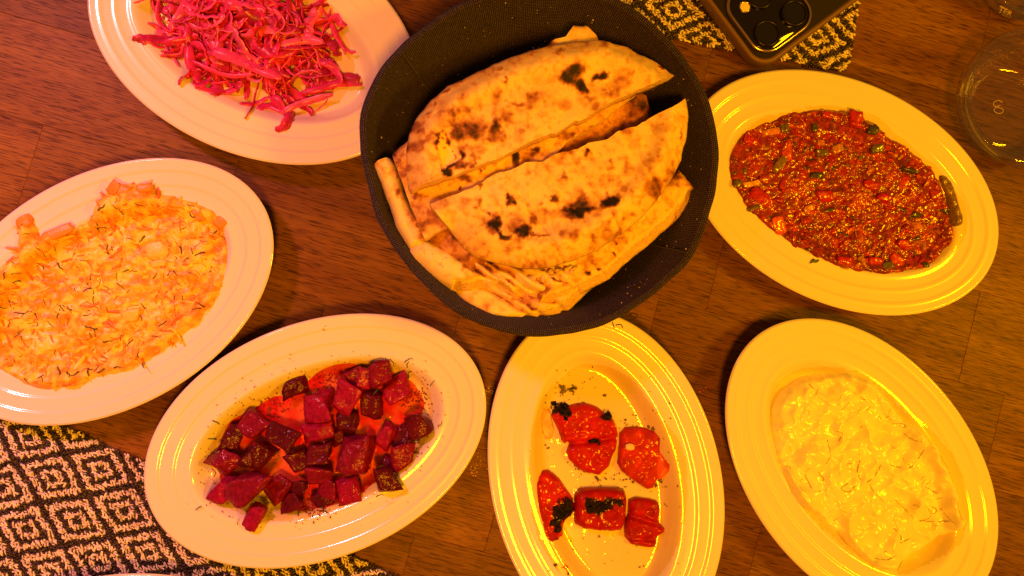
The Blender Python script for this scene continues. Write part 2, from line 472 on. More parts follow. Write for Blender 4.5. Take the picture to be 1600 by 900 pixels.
def frames(p):
    t = np.gradient(p, axis=0); t /= np.linalg.norm(t, axis=1, keepdims=True) + 1e-9
    return t
def ribbon(p, w, th, roll=None, cup=0., prof=None):
    """flat strip along p: width w, thickness th, roll angle per point"""
    p = np.asarray(p, float); n = len(p); t = frames(p)
    up = np.array([0, 0, 1.]); s = np.cross(t, up); s /= np.linalg.norm(s, axis=1, keepdims=True) + 1e-9
    u = np.cross(s, t)
    if roll is not None:
        c, q = np.cos(roll)[:, None], np.sin(roll)[:, None]; s, u = s * c + u * q, u * c - s * q
    w = np.broadcast_to(w, (n,))[:, None]; th = np.broadcast_to(th, (n,))[:, None]
    prof = prof or [(-.5, 0), (-.25, .5), (.25, .5), (.5, 0), (.25, -.5), (-.25, -.5)]
    V = np.concatenate([(p + s * w * a + u * (th * b - cup * w * (abs(a) * 2) ** 2 * .5))[:, None, :] for a, b in prof], 1).reshape(-1, 3)
    F = []
    for i in range(n - 1):
        for k in range(6):
            l = (k + 1) % 6; F.append([i * 6 + k, i * 6 + l, i * 6 + 6 + l, i * 6 + 6 + k])
    F.append([5, 4, 3, 2, 1, 0]); F.append([(n - 1) * 6 + k for k in range(6)])
    return V, F
def tube(p, r, sides=4):
    p = np.asarray(p, float); n = len(p); t = frames(p)
    ref = np.array([.13, .21, 1.]); s = np.cross(t, ref); s /= np.linalg.norm(s, axis=1, keepdims=True) + 1e-9
    u = np.cross(s, t); r = np.broadcast_to(r, (n,))[:, None]
    V = np.concatenate([(p + (s * math.cos(k * 2 * math.pi / sides) + u * math.sin(k * 2 * math.pi / sides)) * r)[:, None, :] for k in range(sides)], 1).reshape(-1, 3)
    F = []
    for i in range(n - 1):
        for k in range(sides):
            l = (k + 1) % sides; F.append([i * sides + k, i * sides + l, (i + 1) * sides + l, (i + 1) * sides + k])
    F.append(list(range(sides))[::-1]); F.append([(n - 1) * sides + k for k in range(sides)])
    return V, F
def spline(pts, n):
    p = np.asarray(pts, float); k = len(p)
    P = np.concatenate([[2 * p[0] - p[1]], p, [2 * p[-1] - p[-2]]]); out = []
    for t in np.linspace(0, k - 1 - 1e-6, n):
        i = int(t); u = t - i; a, b, c, d = P[i], P[i + 1], P[i + 2], P[i + 3]
        out.append(.5 * (2 * b + (c - a) * u + (2 * a - 5 * b + 4 * c - d) * u * u + (3 * b - a - 3 * c + d) * u ** 3))
    return np.array(out)
def lathe(profile, n=96, closed=False):
    V, F = [], []
    m = len(profile)
    for k in range(n):
        a = 2 * math.pi * k / n
        for r, z in profile: V.append((r * math.cos(a), r * math.sin(a), z))
    for k in range(n):
        l = (k + 1) % n
        for i in range(m if closed else m - 1):
            j = (i + 1) % m
            F.append([k * m + i, l * m + i, l * m + j, k * m + j])
    return np.array(V), F

# ------------------------------------------------------------------ table top of staves
GA = math.radians(-15.5)
E1, E2 = np.array([math.cos(GA), math.sin(GA)]), np.array([-math.sin(GA), math.cos(GA)])
ROWW = 57.0
table = empty('table_top'); tag(table, kind='structure')
L1 = np.array(U1(430, 297)) @ E2
def stave(s0, s1, t0, t1, dz):
    g, c, th = .05, .22, 18.
    s0 += g; s1 -= g; t0 += g; t1 -= g
    cx, cy = (s0 + s1) / 2, (t0 + t1) / 2; a, b = (s1 - s0) / 2, (t1 - t0) / 2
    v = []
    for (i, z) in ((0, -th), (0, -c * .6), (c, 0)):
        v += [(-a + i, -b + i, z), (a - i, -b + i, z), (a - i, b - i, z), (-a + i, b - i, z)]
    f = [[3, 2, 1, 0], [8, 9, 10, 11]]
    for k in range(2):
        for i in range(4):
            j = (i + 1) % 4; f.append([k * 4 + i, k * 4 + j, k * 4 + 4 + j, k * 4 + 4 + i])
    o = mesh('stave', v, f, M['wood'], table, False)
    p = E1 * cx + E2 * cy
    o.location = (p[0] * MM, p[1] * MM, dz * MM); o.rotation_euler = (0, 0, GA)
known = {0: [(57, 228), (712, 512), (1026, 480), (1573, 600)], -1: [(369, 262), (1120, 420)], 1: [(505, 486), (1300, 640)],
         -3: [(1103, 113), (250, 20)], 2: [(768, 820), (150, 640)], 3: [(1390, 870), (640, 860)]}
rs = random.Random(3)
for row in range(-7, 8):                      # row r lies below line r (towards the viewer)
    t1 = L1 - row * ROWW; t0 = t1 - ROWW
    js = [float(np.array(U1(*p)) @ E1) for p in known.get(row, [])]
    lo, hi = -520., 520.
    js = sorted(js)
    while not js or js[0] > lo + 160: js.insert(0, (js[0] if js else rs.uniform(-80, 80)) - rs.uniform(150, 270))
    while js[-1] < hi - 160: js.append(js[-1] + rs.uniform(150, 270))
    js = [lo] + [j for j in js if lo + 60 < j < hi - 60] + [hi]
    for a, b in zip(js[:-1], js[1:]): stave(a, b, t0, t1, rs.uniform(-.06, .0))

# ------------------------------------------------------------------ placemats: knotted yarn in concentric diamonds
def placemat(center_px, ang, x0, x1, y0, y1, label, seed, corner_r=6.):
    """bounds are mat coordinates (mm) from a diamond's middle"""
    cx, cy = U1(*center_px, 3.0)
    root = empty('placemat', (cx, cy, 0)); root.rotation_euler = (0, 0, ang)
    tag(root, label, 'placemat', 'woven placemats')
    b = np.array([(x0, y0), (x1, y0), (x1, y1), (x0, y1)], float)
    vv = [(x, y, z) for z in (.15, 1.6) for x, y in b + np.array([(1, 1), (-1, 1), (-1, -1), (1, -1)]) * 1.2]
    ff = [[3, 2, 1, 0], [4, 5, 6, 7]] + [[i, (i + 1) % 4, 4 + (i + 1) % 4, 4 + i] for i in range(4)]
    mesh('backing', vv, ff, M['cloth'], root, False)
    rg = np.random.default_rng(seed)
    dx, dy = 1.85, 1.25
    gx, gy = np.meshgrid(np.arange(x0 + .6, x1 - .4, dx), np.arange(y0 + .6, y1 - .4, dy))
    gx = gx + (np.arange(gx.shape[0]) % 2)[:, None] * dx * .5
    gx, gy = gx.ravel(), gy.ravel()
    n = len(gx)
    gx = gx + rg.normal(0, .22, n); gy = gy + rg.normal(0, .16, n)
    wx = gx + (fbm(gx, gy, 14, 2, seed) - .5) * 1.8; wy = gy + (fbm(gx + 99, gy, 14, 2, seed) - .5) * 1.8
    u = (wx / 22.3 + wy / 15.6) / 2; v = (wx / 22.3 - wy / 15.6) / 2
    m = np.maximum(np.abs(u - np.round(u)), np.abs(v - np.round(v))) + rg.normal(0, .006, n)
    dark = (m > .43) | ((m > .20) & (m < .305)) | (m < .085)
    inx = (np.abs(gx - (x0 + x1) / 2) < (x1 - x0) / 2 - corner_r); iny = (np.abs(gy - (y0 + y1) / 2) < (y1 - y0) / 2 - corner_r)
    ddx = np.abs(gx - (x0 + x1) / 2) - (x1 - x0) / 2 + corner_r; ddy = np.abs(gy - (y0 + y1) / 2) - (y1 - y0) / 2 + corner_r
    keep = inx | iny | (np.hypot(ddx, ddy) < corner_r)
    gx, gy, dark = gx[keep], gy[keep], dark[keep]; n = len(gx)
    # stitch: 3 rings of 5 + 2 tips
    ring = []
    for sx, r in ((-.42, .9), (.42, .9)):
        for k in range(4):
            a = 2 * math.pi * k / 4 + .3; ring.append((sx, math.cos(a) * r * .5, math.sin(a) * r * .5))
    base = np.array(ring + [(-1., 0, -.3), (1., 0, -.3)])
    bf = [[k, (k + 1) % 4, 4 + (k + 1) % 4, 4 + k] for k in range(4)]
    tf = [[8, (k + 1) % 4, k] for k in range(4)] + [[9, 4 + k, 4 + (k + 1) % 4] for k in range(4)]
    def build(sel, name, mat, hgt, spread, col):
        k = int(sel.sum()); x, y = gx[sel], gy[sel]
        L = rg.uniform(1.2, 2.3, k) * spread; W = rg.uniform(.9, 1.6, k) * spread; H = rg.uniform(1.0, 2.0, k) * hgt
        a = rg.normal(-.5, .55, k) if name == 'pale_yarn' else rg.normal(.6, .5, k)
        P = base[None] * np.stack([L, W, H], 1)[:, None, :]
        P = P + rg.normal(0, .2, P.shape)
        c, s = np.cos(a)[:, None], np.sin(a)[:, None]
        X = P[..., 0] * c - P[..., 1] * s + x[:, None]; Y = P[..., 0] * s + P[..., 1] * c + y[:, None]
        Zz = P[..., 2] + (1.7 + hgt * .75 + rg.normal(0, .32, k))[:, None]
        V = np.stack([X, Y, Zz], 2).reshape(-1, 3)
        off = (np.arange(k) * 10)[:, None, None]
        F = [list(q) for q in (np.array(bf)[None] + off).reshape(-1, 4).tolist()] + (np.array(tf)[None] + off).reshape(-1, 3).tolist()
        cc = np.asarray(col) * rg.uniform(.7, 1.15, k)[:, None]
        o = mesh(name, V, F, mat, root, True, np.repeat(cc, 10, 0)); o['kind'] = 'stuff'
    build(~dark, 'pale_yarn', M['yarn'], 1.1, .95, (.84, .78, .70))
    build(dark, 'dark_yarn', M['yarn_dark'], .95, .95, (.036, .026, .024))
    return root
M['yarn_dark'] = pm('dark_glossy_yarn', attr=True, rough=.3, spec=.6, bump=.5, bscale=1600, bdist=.0004)
placemat((157, 734), math.radians(-24.8), -190, 190, -150, 14.5, 'cream and black diamond placemat under the beetroot plate, lower left corner', 11)
placemat((1276, 58), math.radians(-10.0), -190, 22.5, -18, 130, 'cream and black diamond placemat lying under the phone, top right', 12)

# ------------------------------------------------------------------ oval plates
PA, PB = 97.8, 65.7
def plate_profile(t):
    """height (mm) against distance in from the rim (mm)"""
    t = np.asarray(t, float)
    z = 18.0 - .10 * t
    z = z - .9 * sstep(0, 1.4, 1.4 - t) ** 1.5
    z = z - .45 * sstep(6.8, 8.4, t) - .45 * sstep(15.0, 16.8, t) + .16 * np.exp(-((t - 6.2) / 1.1) ** 2) + .16 * np.exp(-((t - 14.4) / 1.1) ** 2)
    z = z + .4 * np.exp(-((t - 23.5) / 1.8) ** 2)
    zr = z
    zf = 5.0 - .0 * t
    w = sstep(24.0, 35.0, t)
    return zr * (1 - w) + zf * w
def plate_t(x, y):
    lo = np.zeros_like(x); hi = np.full_like(x, PB - .5)
    for _ in range(22):
        m = (lo + hi) / 2
        ins = (x / (PA - m)) ** 2 + (y / (PB - m)) ** 2 < 1
        lo = np.where(ins, m, lo); hi = np.where(ins, hi, m)
    return lo
class Plate:
    def __init__(s, x, y, phi): s.x, s.y, s.phi = x, y, phi
    def z(s, x, y):
        c, q = math.cos(s.phi), math.sin(s.phi)
        dx, dy = np.asarray(x, float) - s.x, np.asarray(y, float) - s.y
        return plate_profile(plate_t(dx * c + dy * q, -dx * q + dy * c))
    def z1(s, x, y): return float(s.z(np.array([x]), np.array([y]))[0])
ts = np.unique(np.concatenate([np.linspace(0, 1.6, 7), np.linspace(1.6, 36, 74), np.linspace(36, 64.5, 20)]))
prof = [(t, plate_profile(t)) for t in ts]
under = [(63., 3.2), (45., 3.2), (37., 2.6), (35.5, .25), (33.5, .25), (32.5, 3.), (24., 10.5), (8., 14.2), (1.2, 15.3), (.05, 16.4)]
NSEG = 192
pv, pf = [], []
allp = [(t, float(z)) for t, z in prof] + under
for t, z in allp:
    for k in range(NSEG):
        a = 2 * math.pi * k / NSEG
        pv.append(((PA - t) * math.cos(a), (PB - t) * math.sin(a), z))
m_ = len(allp)
for i in range(m_):
    j = (i + 1) % m_
    if i == len(prof) - 1: continue
    for k in range(NSEG):
        l = (k + 1) % NSEG
        pf.append([i * NSEG + k, i * NSEG + l, j * NSEG + l, j * NSEG + k])
i0 = (len(prof) - 1) * NSEG
pf.append([i0 + k for k in range(NSEG)]); pf.append([len(prof) * NSEG + k for k in range(NSEG)][::-1])
plate_mesh = None
def make_plate(x, y, phi, label):
    global plate_mesh
    if plate_mesh is None:
        o = mesh('oval_plate', pv, pf, M['plate']); plate_mesh = o.data
    else:
        o = bpy.data.objects.new('oval_plate', plate_mesh); COL.objects.link(o)
    o.location = (x * MM, y * MM, .1 * MM if y > 0 else .12 * MM); o.rotation_euler = (0, 0, phi)
    tag(o, label, 'plate', 'white oval meze plates')
    return Plate(x, y, phi)
PL = dict(
    cab=make_plate(-126.2, 161.3, -.422, 'white oval plate holding the shredded pink cabbage'),
    car=make_plate(-204.9, 17.8, .511, 'white oval plate holding the creamy orange carrot salad'),
    beet=make_plate(-88.2, -65.6, .363, 'white oval plate holding the dark red beetroot cubes'),
    pep=make_plate(74.6, -89.7, -1.348, 'white oval plate holding the roasted red pepper pieces'),
    tom=make_plate(215.3, 76.3, -.430, 'white oval plate holding the chunky red tomato relish'),
    yog=make_plate(223.2, -84.3, -.891, 'white oval plate holding the pale creamy yogurt dip'),
)
bx_, by_ = U1(178, 892, 18)
make_plate(bx_ + 6, by_ - PB - 2.0, .06, 'white oval plate showing only a sliver of rim at the bottom left edge')

# ------------------------------------------------------------------ bread basket
RIM_Z = 60.0
rim_px = [(559, 235), (566, 165), (588, 115), (617, 74), (662, 48), (715, -3), (780, -24), (850, -30), (920, -22), (985, 8), (1030, 45), (1068, 90),
          (1098, 140), (1118, 200), (1124, 262), (1114, 330), (1091, 402), (1040, 450), (985, 492), (920, 519), (850, 528), (790, 522), (722, 499), (664, 455), (616, 388), (579, 318)]
rim = smooth_poly(U(rim_px, RIM_Z), 1)
bc = np.array(U1(843, 258, RIM_Z)); bc_low = bc + np.array([-1.0, -1.0])
ang = np.arctan2(rim[:, 1] - bc[1], rim[:, 0] - bc[0]); o_ = np.argsort(ang)
ra, rr_ = ang[o_], np.hypot(*(rim - bc).T)[o_]
NB = 160
th = np.linspace(-math.pi, math.pi, NB, endpoint=False)
rimr = np.interp(th, ra, rr_, period=2 * math.pi)
rimr = np.convolve(np.concatenate([rimr[-4:], rimr, rimr[:4]]), np.ones(9) / 9, 'valid')
basket = empty('bread_basket', (bc[0], bc[1], 0))
tag(basket, 'round dark denim bread basket filled with flatbread', 'basket')
def basket_shell(name, levels, flip=False):
    """levels: (fraction base->rim, z, inset mm)"""
    V, F, UV = [], [], []
    for li, (fr, z, ins) in enumerate(levels):
        r = 60 + (rimr - 60) * fr - ins
        w = (fbm(np.cos(th) * 3 + 9, np.sin(th) * 3 + 9 + z * .02, 1, 3, 5) - .5) * 3.4 * min(1, z / 30)
        c = bc_low + (bc - bc_low) * fr
        zz = z + (1.8 * np.sin(2 * th + .6) + 1.2 * np.sin(3 * th)) * (z / RIM_Z) ** 2
        for k in range(NB): V.append((c[0] + (r[k] + w[k]) * math.cos(th[k]), c[1] + (r[k] + w[k]) * math.sin(th[k]), zz[k]))
    acc = 0
    vcoord = [0.]
    for a, b in zip(levels[:-1], levels[1:]):
        acc += math.hypot((b[0] - a[0]) * 33 - (b[2] - a[2]), b[1] - a[1]); vcoord.append(acc / 10)
    for i in range(len(levels) - 1):
        for k in range(NB):
            l = (k + 1) % NB
            q = [i * NB + k, i * NB + l, (i + 1) * NB + l, (i + 1) * NB + k]
            F.append(q)
            UV.append([(k, i), (k + 1, i), (k + 1, i + 1), (k, i + 1)])
    o = mesh(name, V, F, M['denim'])
    uvl = o.data.uv_layers.new(name='UVMap'); flat = []
    for q in UV:
        for k, i in q: flat += [k / NB * 2 * math.pi * 8.6, vcoord[i]]
    uvl.data.foreach_set('uv', flat)
    return child(o, basket)
lv_out = [(0, .3, 0), (.12, 6, 0), (.3, 16, 0), (.5, 28, -.4), (.75, 43, -.4), (.93, 55, 0), (1, 59, .2), (1, 60.2, 1.2), (.99, 60.4, 2.0), (.97, 59.6, 2.9)]
lv_in = [(.97, 59.6, 2.9), (.9, 54, 3.2), (.72, 41, 3.4), (.5, 27, 3.4), (.3, 15, 3.5), (.1, 6, 5), (.0, 3.4, 9), (-.4, 3., 15), (-1.6, 3., 10)]
basket_shell('outer_wall', lv_out); basket_shell('lining', lv_in)
V, F = lathe([(0.01, .3), (60, .3), (60, 2.6), (0.01, 2.8)], 64)
V = V + np.array([bc_low[0], bc_low[1], 0]); base_o = mesh('base', V, F, M['denim'])
base_o.data.uv_layers.new(name='UVMap').data.foreach_set('uv', [c / 10 for l in base_o.data.loops for c in base_o.data.vertices[l.vertex_index].co[:2]] )
child(base_o, basket)
M['denim_seam'] = pm('denim_seam', (.03, .028, .028), .9, color2=(.06, .056, .055), nscale=900)
for px_a in ((1089, 403), (618, 76)):
    q = np.array(U1(*px_a, RIM_Z)) - bc; a0 = math.atan2(q[1], q[0]); i = int(np.argmin(np.abs(np.angle(np.exp(1j * (th - a0))))))
    pts = []
    for fr, z, ins in lv_in[:6]:
        r = 60 + (rimr[i] - 60) * fr - ins - .3; pts.append((bc[0] + r * math.cos(a0), bc[1] + r * math.sin(a0), z + .5))
    V, F = tube(spline(pts, 16), .5, 6); child(mesh('seam', V, F, M['denim_seam']), basket)
for pts in ([(977, 500), (990, 499), (997, 492), (990, 489), (984, 494)], [(962, 508), (970, 507), (974, 512)], [(960, 513), (957, 503)]):
    P3 = [(*U1(x, y, 57), 57 - .8 * k) for k, (x, y) in enumerate(pts)]
    V, F = tube(spline(P3, 14), .28, 4); child(mesh('loose_thread', V, F, M['thread']), basket)

lint = Bag(); rgl = np.random.default_rng(5)
for i in range(170):
    k = rgl.integers(0, NB); fr = rgl.uniform(.45, .96); z = np.interp(fr, [.3, .5, .72, .9, .97], [15, 27, 41, 54, 59.6]); ins = 3.7
    r = 60 + (rimr[k] - 60) * fr - ins - .3; c = bc_low + (bc - bc_low) * fr; s0 = rgl.uniform(.2, .6) if rgl.random() < .85 else rgl.uniform(.6, 1.1)
    v, f = blob((s0, s0 * .7, s0 * .7), i, 1, .3, .2)
    lint.add(rot_any(v, *rgl.uniform(0, 3, 3)) + np.array([c[0] + r * math.cos(th[k]), c[1] + r * math.sin(th[k]), z]), f)
lo_ = lint.build('flour_specks', pm('flour', (.6, .5, .38), .9)); lo_['kind'] = 'stuff'; child(lo_, basket)

# ------------------------------------------------------------------ flatbread
def spots_field(x, y, spots, z):
    out = np.zeros_like(x)
    wx = x + (fbm(x, y, 6, 3, 21) - .5) * 7 + (fbm(x, y, 1.8, 2, 23) - .5) * 2.4; wy = y + (fbm(x + 50, y, 6, 3, 22) - .5) * 7 + (fbm(x, y + 70, 1.8, 2, 24) - .5) * 2.4
    for (px, py, rx, ry, a, s) in spots:
        cx, cy = U1(px, py, z); a = -math.radians(a); k = .33        # px -> mm at this height
        dx, dy = wx - cx, wy - cy
        u = (dx * math.cos(a) + dy * math.sin(a)) / (rx * k); v = (-dx * math.sin(a) + dy * math.cos(a)) / (ry * k)
        d = np.sqrt(u * u + v * v)
        out = np.maximum(out, s * np.where(d < .3, 1, np.exp(-((d - .3) / .85) ** 2)))
    return out
def bread(label, px, z, T, cut=None, spots=(), res=1.1, R=9., ridges=None, crust_bump=2., seed=0, slope=0., tilt=(0, 0), base=.1, hole=None, pale=0., und=2.2, group='flatbread pieces', sm=0, name='flatbread_piece', waves=0., dark=0.):
    poly = U(px, z)
    c0 = poly.mean(0)
    holep = U(hole, z) if hole is not None else None
    if sm: poly = smooth_poly(poly, sm); cut = None
    def ztop(x, y, de, dc):
        pr = .3 + .7 * np.sqrt(np.clip(1 - (1 - np.clip(dc / R, 0, 1)) ** 2, 0, 1))
        h = z - T + T * pr + crust_bump * np.exp(-((dc - R) / 6.) ** 2)
        h = h + (fbm(x, y, 16, 3, seed) - .5) * und + (fbm(x, y, 4, 2, seed + 3) - .5) * .7
        h = h + (x - c0[0]) * tilt[0] + (y - c0[1]) * tilt[1]
        if spots: h = h + .9 * spots_field(x, y, spots, z) * (.4 + 1.2 * fbm(x, y, 2.4, 2, seed + 14))
        if waves: h = h + waves * np.sin((x * .8 + y * .6) / 4.3 + 3 * fbm(x, y, 12, 2, seed + 9))
        if ridges is not None:
            n_, ss = ridges
            s = x * n_[0] + y * n_[1] + (fbm(x, y, 9, 2, seed + 5) - .5) * 2.2
            for si, dep, wd in ss: h = h - dep * np.exp(-((s - si) / wd) ** 2)
        if slope:
            k = (de < dc - 1e-4); h = h - np.where(k, (T * .75) * np.clip(1 - de / slope, 0, 1) ** .8, 0)
        if hole is not None:
            ins = pip(np.column_stack([x, y]), holep); h = h - np.where(ins, 3.2, 0)
        return h
    def attrs(x, y, de, dc, zz):
        b = base - .03 + .24 * (fbm(x, y, 16, 3, seed + 31) - .5) + .36 * sstep(.38, .92, fbm(x, y, 5.5, 2, seed + 32)) * sstep(.3, .65, fbm(x, y, 22, 2, seed + 33)) + .16 * sstep(.5, .8, fbm(x, y, 2.2, 2, seed + 34))
        b = b + .10 * np.exp(-((dc - 2.) / 3.5) ** 2) - pale
        b = b + dark * fbm(x, y, 12, 3, seed + 41)
        b = np.maximum(b, 0.02)
        if spots: b = np.maximum(b, spots_field(x, y, spots, z) * (.62 + .66 * fbm(x, y, 2.6, 3, seed + 35)))
        if ridges is not None:
            n_, ss = ridges
            s = x * n_[0] + y * n_[1] + (fbm(x, y, 9, 2, seed + 5) - .5) * 2.2
            for si, dep, wd in ss: b = b + .5 * dep / 3. * np.exp(-((s - si) / (wd * .55)) ** 2) * fbm(x, y, 6, 2, seed + 8)  # crease shadow painted in as darker crust colour
        if hole is not None:
            q = np.column_stack([x, y]); ins = pip(q, holep); dh = seg_dist(q, holep, np.roll(holep, -1, 0))
            e = np.exp(-(dh / 1.5) ** 2) * sstep(.25, .5, fbm(x, y, 6, 2, 77))
            b = np.where(ins, .08 + .9 * e * (dh < 1.0) + .55 * sstep(.74, .8, fbm(x, y, 1.7, 2, 5)), np.maximum(b, e))
        if slope: b = np.where(de < dc - 1e-4, b * sstep(slope * .7, slope * 1.1, de) + .02, b)
        return {'bake_and_shade': np.clip(b, 0, 1)}
    o = slab(name, poly, res, ztop, M['bread'], zbot=(z - T), cut=cut, attr_fn=attrs, side=(.6 if not slope else 1.2, -2.), side_mat=M['crumb'], bulge=.6, rough=.5, seed=seed)
    if slope:                                   # sliced face shows the crumb
        me = o.data; bk = np.zeros(len(me.vertices)); me.attributes['bake_and_shade'].data.foreach_get('value', bk)
        for p in me.polygons:
            if p.material_index == 0 and len(p.vertices) == 3 and max(bk[i] for i in p.vertices) < .055: p.material_index = 1
    return tag(o, label, 'bread', group)

S = lambda lst, og, s: [(og[0] + x / s, og[1] + y / s, rx / s, ry / s, a, st) for x, y, rx, ry, a, st in lst]
nrm = (.579, .815)
def sval(zx, zy, z):                             # ridge position from a crop point
    x, y = U1(620 + zx / 4.736, 340 + zy / 4.736, z); return x * nrm[0] + y * nrm[1]
# lowest pieces first
Q = Z([(710, 805), (780, 810), (950, 785), (1100, 755), (1260, 700), (1390, 570), (1510, 455), (1400, 420), (1180, 520), (1020, 560), (920, 530), (740, 490), (590, 450), (480, 450), (400, 510), (470, 620), (560, 700)], (620, 340), 4.736)
bread('lowest flatbread strip at the basket front, its pale cut ends facing out', Q, 48, 10, cut=[1, 1, 1, 1, 1, 1] + [0] * 11, slope=6.5, R=7, seed=51, base=.15,
      ridges=(nrm, [(sval(840, 640, 48), 5., 1.5), (sval(1010, 680, 48), 4.5, 1.3), (sval(1180, 640, 48), 4., 1.3)]), crust_bump=1.5, spots=S([(1010, 670, 20, 14, 40, .8), (1290, 570, 30, 20, 0, .7), (900, 620, 60, 18, 30, .5)], (620, 340), 4.736))
bread('brown mottled flatbread half lowest in the gap between the two big halves', [(650, 340), (690, 290), (760, 230), (900, 170), (985, 128), (1012, 146), (1026, 186), (900, 265), (820, 330), (770, 390), (740, 425), (690, 405)], 57, 7, res=1.3, seed=52, base=.38, dark=.25, crust_bump=.5,
      spots=S([(1150, 560, 40, 20, 0, .8), (1130, 470, 60, 30, -30, .6), (1060, 570, 40, 20, -30, .55)], (620, 20), 3.104))
Rr = Z([(712, 75), (795, 180), (760, 262), (700, 340), (600, 425), (525, 495), (420, 575), (330, 665), (180, 740), (60, 790), (-60, 810), (-60, 560), (200, 480), (420, 300), (560, 180)], (860, 240), 3.4615)
bread('long flatbread slice along the lower right inside of the basket', Rr, 54, 10, cut=[0, 1, 1, 1, 1, 1, 1, 1, 1, 1] + [0] * 5, slope=6., R=6, seed=53, base=.22, crust_bump=.8,
      ridges=((.756, .654), [(np.dot((.756, .654), U1(*Z([(650, 270)], (860, 240), 3.4615)[0], 54)), 2.6, 1.0), (np.dot((.756, .654), U1(*Z([(490, 430)], (860, 240), 3.4615)[0], 54)), 1.8, .8), (np.dot((.756, .654), U1(*Z([(370, 500)], (860, 240), 3.4615)[0], 54)), 2.0, 1.2), (np.dot((.756, .654), U1(*Z([(270, 620)], (860, 240), 3.4615)[0], 54)), 2.6, .9), (np.dot((.756, .654), U1(*Z([(100, 680)], (860, 240), 3.4615)[0], 54)), 2.6, 1.4)]),
      spots=S([(665, 185, 30, 22, -20, .62), (730, 250, 18, 14, 0, .6), (690, 310, 16, 30, -30, .5), (365, 540, 18, 14, 0, .85), (345, 492, 16, 10, 45, .95), (285, 635, 30, 12, 45, .95), (195, 635, 26, 18, 30, .85), (40, 660, 30, 14, 20, .9), (110, 765, 40, 14, -10, .8), (160, 690, 40, 20, 30, .5), (430, 460, 16, 14, 0, .45)], (860, 240), 3.4615))
Pp = Z([(400, 530), (540, 535), (620, 510), (750, 550), (850, 600), (910, 580), (1020, 620), (1180, 585), (1326, 540), (1340, 430), (1300, 350), (1080, 330), (900, 330), (620, 290), (500, 230), (400, 200), (300, 178), (220, 150), (150, 148), (90, 185), (70, 260), (105, 305), (230, 410)], (620, 340), 4.736)
bread('pale flatbread strip with finger ridges at the lower left of the basket', Pp, 57, 12, cut=[1] * 8 + [0] * 15, slope=6., R=8, seed=54, base=.10, pale=.03, crust_bump=1.5, und=1.5,
      ridges=(nrm, [(sval(370, 225, 57), 6.0, 1.7), (sval(560, 275, 57), 6.0, 1.4), (sval(770, 365, 57), 6.0, 1.5), (sval(1000, 430, 57), 5., 1.4), (sval(1180, 430, 57), 4., 1.3)]),
      spots=S([(540, 375, 70, 16, 35, .55), (480, 250, 50, 14, 35, .45), (700, 340, 60, 14, 20, .5), (1190, 430, 30, 14, 20, .85), (1080, 480, 60, 10, 25, .5), (1200, 450, 60, 14, 25, .8), (1060, 372, 30, 10, 0, .9)], (620, 340), 4.736))
tip = [(858, 66), (884, 57), (900, 36), (912, 36), (938, 60), (940, 100), (870, 105)]
bread('flatbread corner poking out behind the upper bread half', tip, 57, 8, cut=[1, 1, 0, 1, 0, 0, 0], R=4, seed=55, base=.22, crust_bump=.5, res=1.0)
mid = [(612, 238), (622, 268), (634, 300), (648, 335), (664, 374), (700, 354), (740, 335), (790, 305), (850, 262), (885, 222), (940, 190), (985, 152), (1006, 138), (985, 110), (930, 100), (800, 130), (690, 180), (640, 215)]
bread('blistered flatbread slice wedged under the upper bread half', mid, 62, 7, cut=[1] * 12 + [0] * 6, R=5, seed=56, base=.24, dark=.14, crust_bump=.3, tilt=(0, -.02),
      spots=S([(575, 715, 24, 44, -20, 1.), (665, 655, 34, 12, 35, .95), (335, 805, 50, 26, 0, .72), (800, 590, 60, 30, -10, .62), (845, 590, 16, 22, 0, .8), (480, 730, 40, 20, 0, .6), (935, 550, 14, 18, 0, .6), (985, 490, 40, 20, -30, .5), (320, 850, 10, 8, 0, 1.), (400, 755, 14, 10, 0, .9), (140, 880, 20, 20, 0, .7), (110, 900, 40, 20, 0, .7)], (620, 20), 3.104)
      + S([(410, 455, 30, 22, 0, .7), (430, 600, 40, 30, 0, .5), (270, 205, 20, 40, 0, .7)], (570, 210), 4.736))
L1p = Z([(60, 225), (110, 190), (180, 170), (215, 220), (245, 300), (285, 440), (330, 540), (400, 650), (455, 765), (420, 830), (330, 840), (270, 750), (220, 650), (180, 530), (130, 390), (90, 300)], (570, 210), 4.736)
bread('narrow pale flatbread stick against the left side of the basket', L1p, 58, 8, cut=[1, 1] + [0] * 14, R=4, seed=57, base=.12, crust_bump=1., tilt=(0, .05), res=.9,
      spots=S([(275, 440, 18, 40, -20, .7), (340, 600, 26, 36, -30, .55), (380, 680, 14, 50, -25, .6), (140, 280, 40, 20, 50, .45), (120, 250, 30, 20, 0, .4), (245, 310, 10, 20, 0, .9)], (570, 210), 4.736))
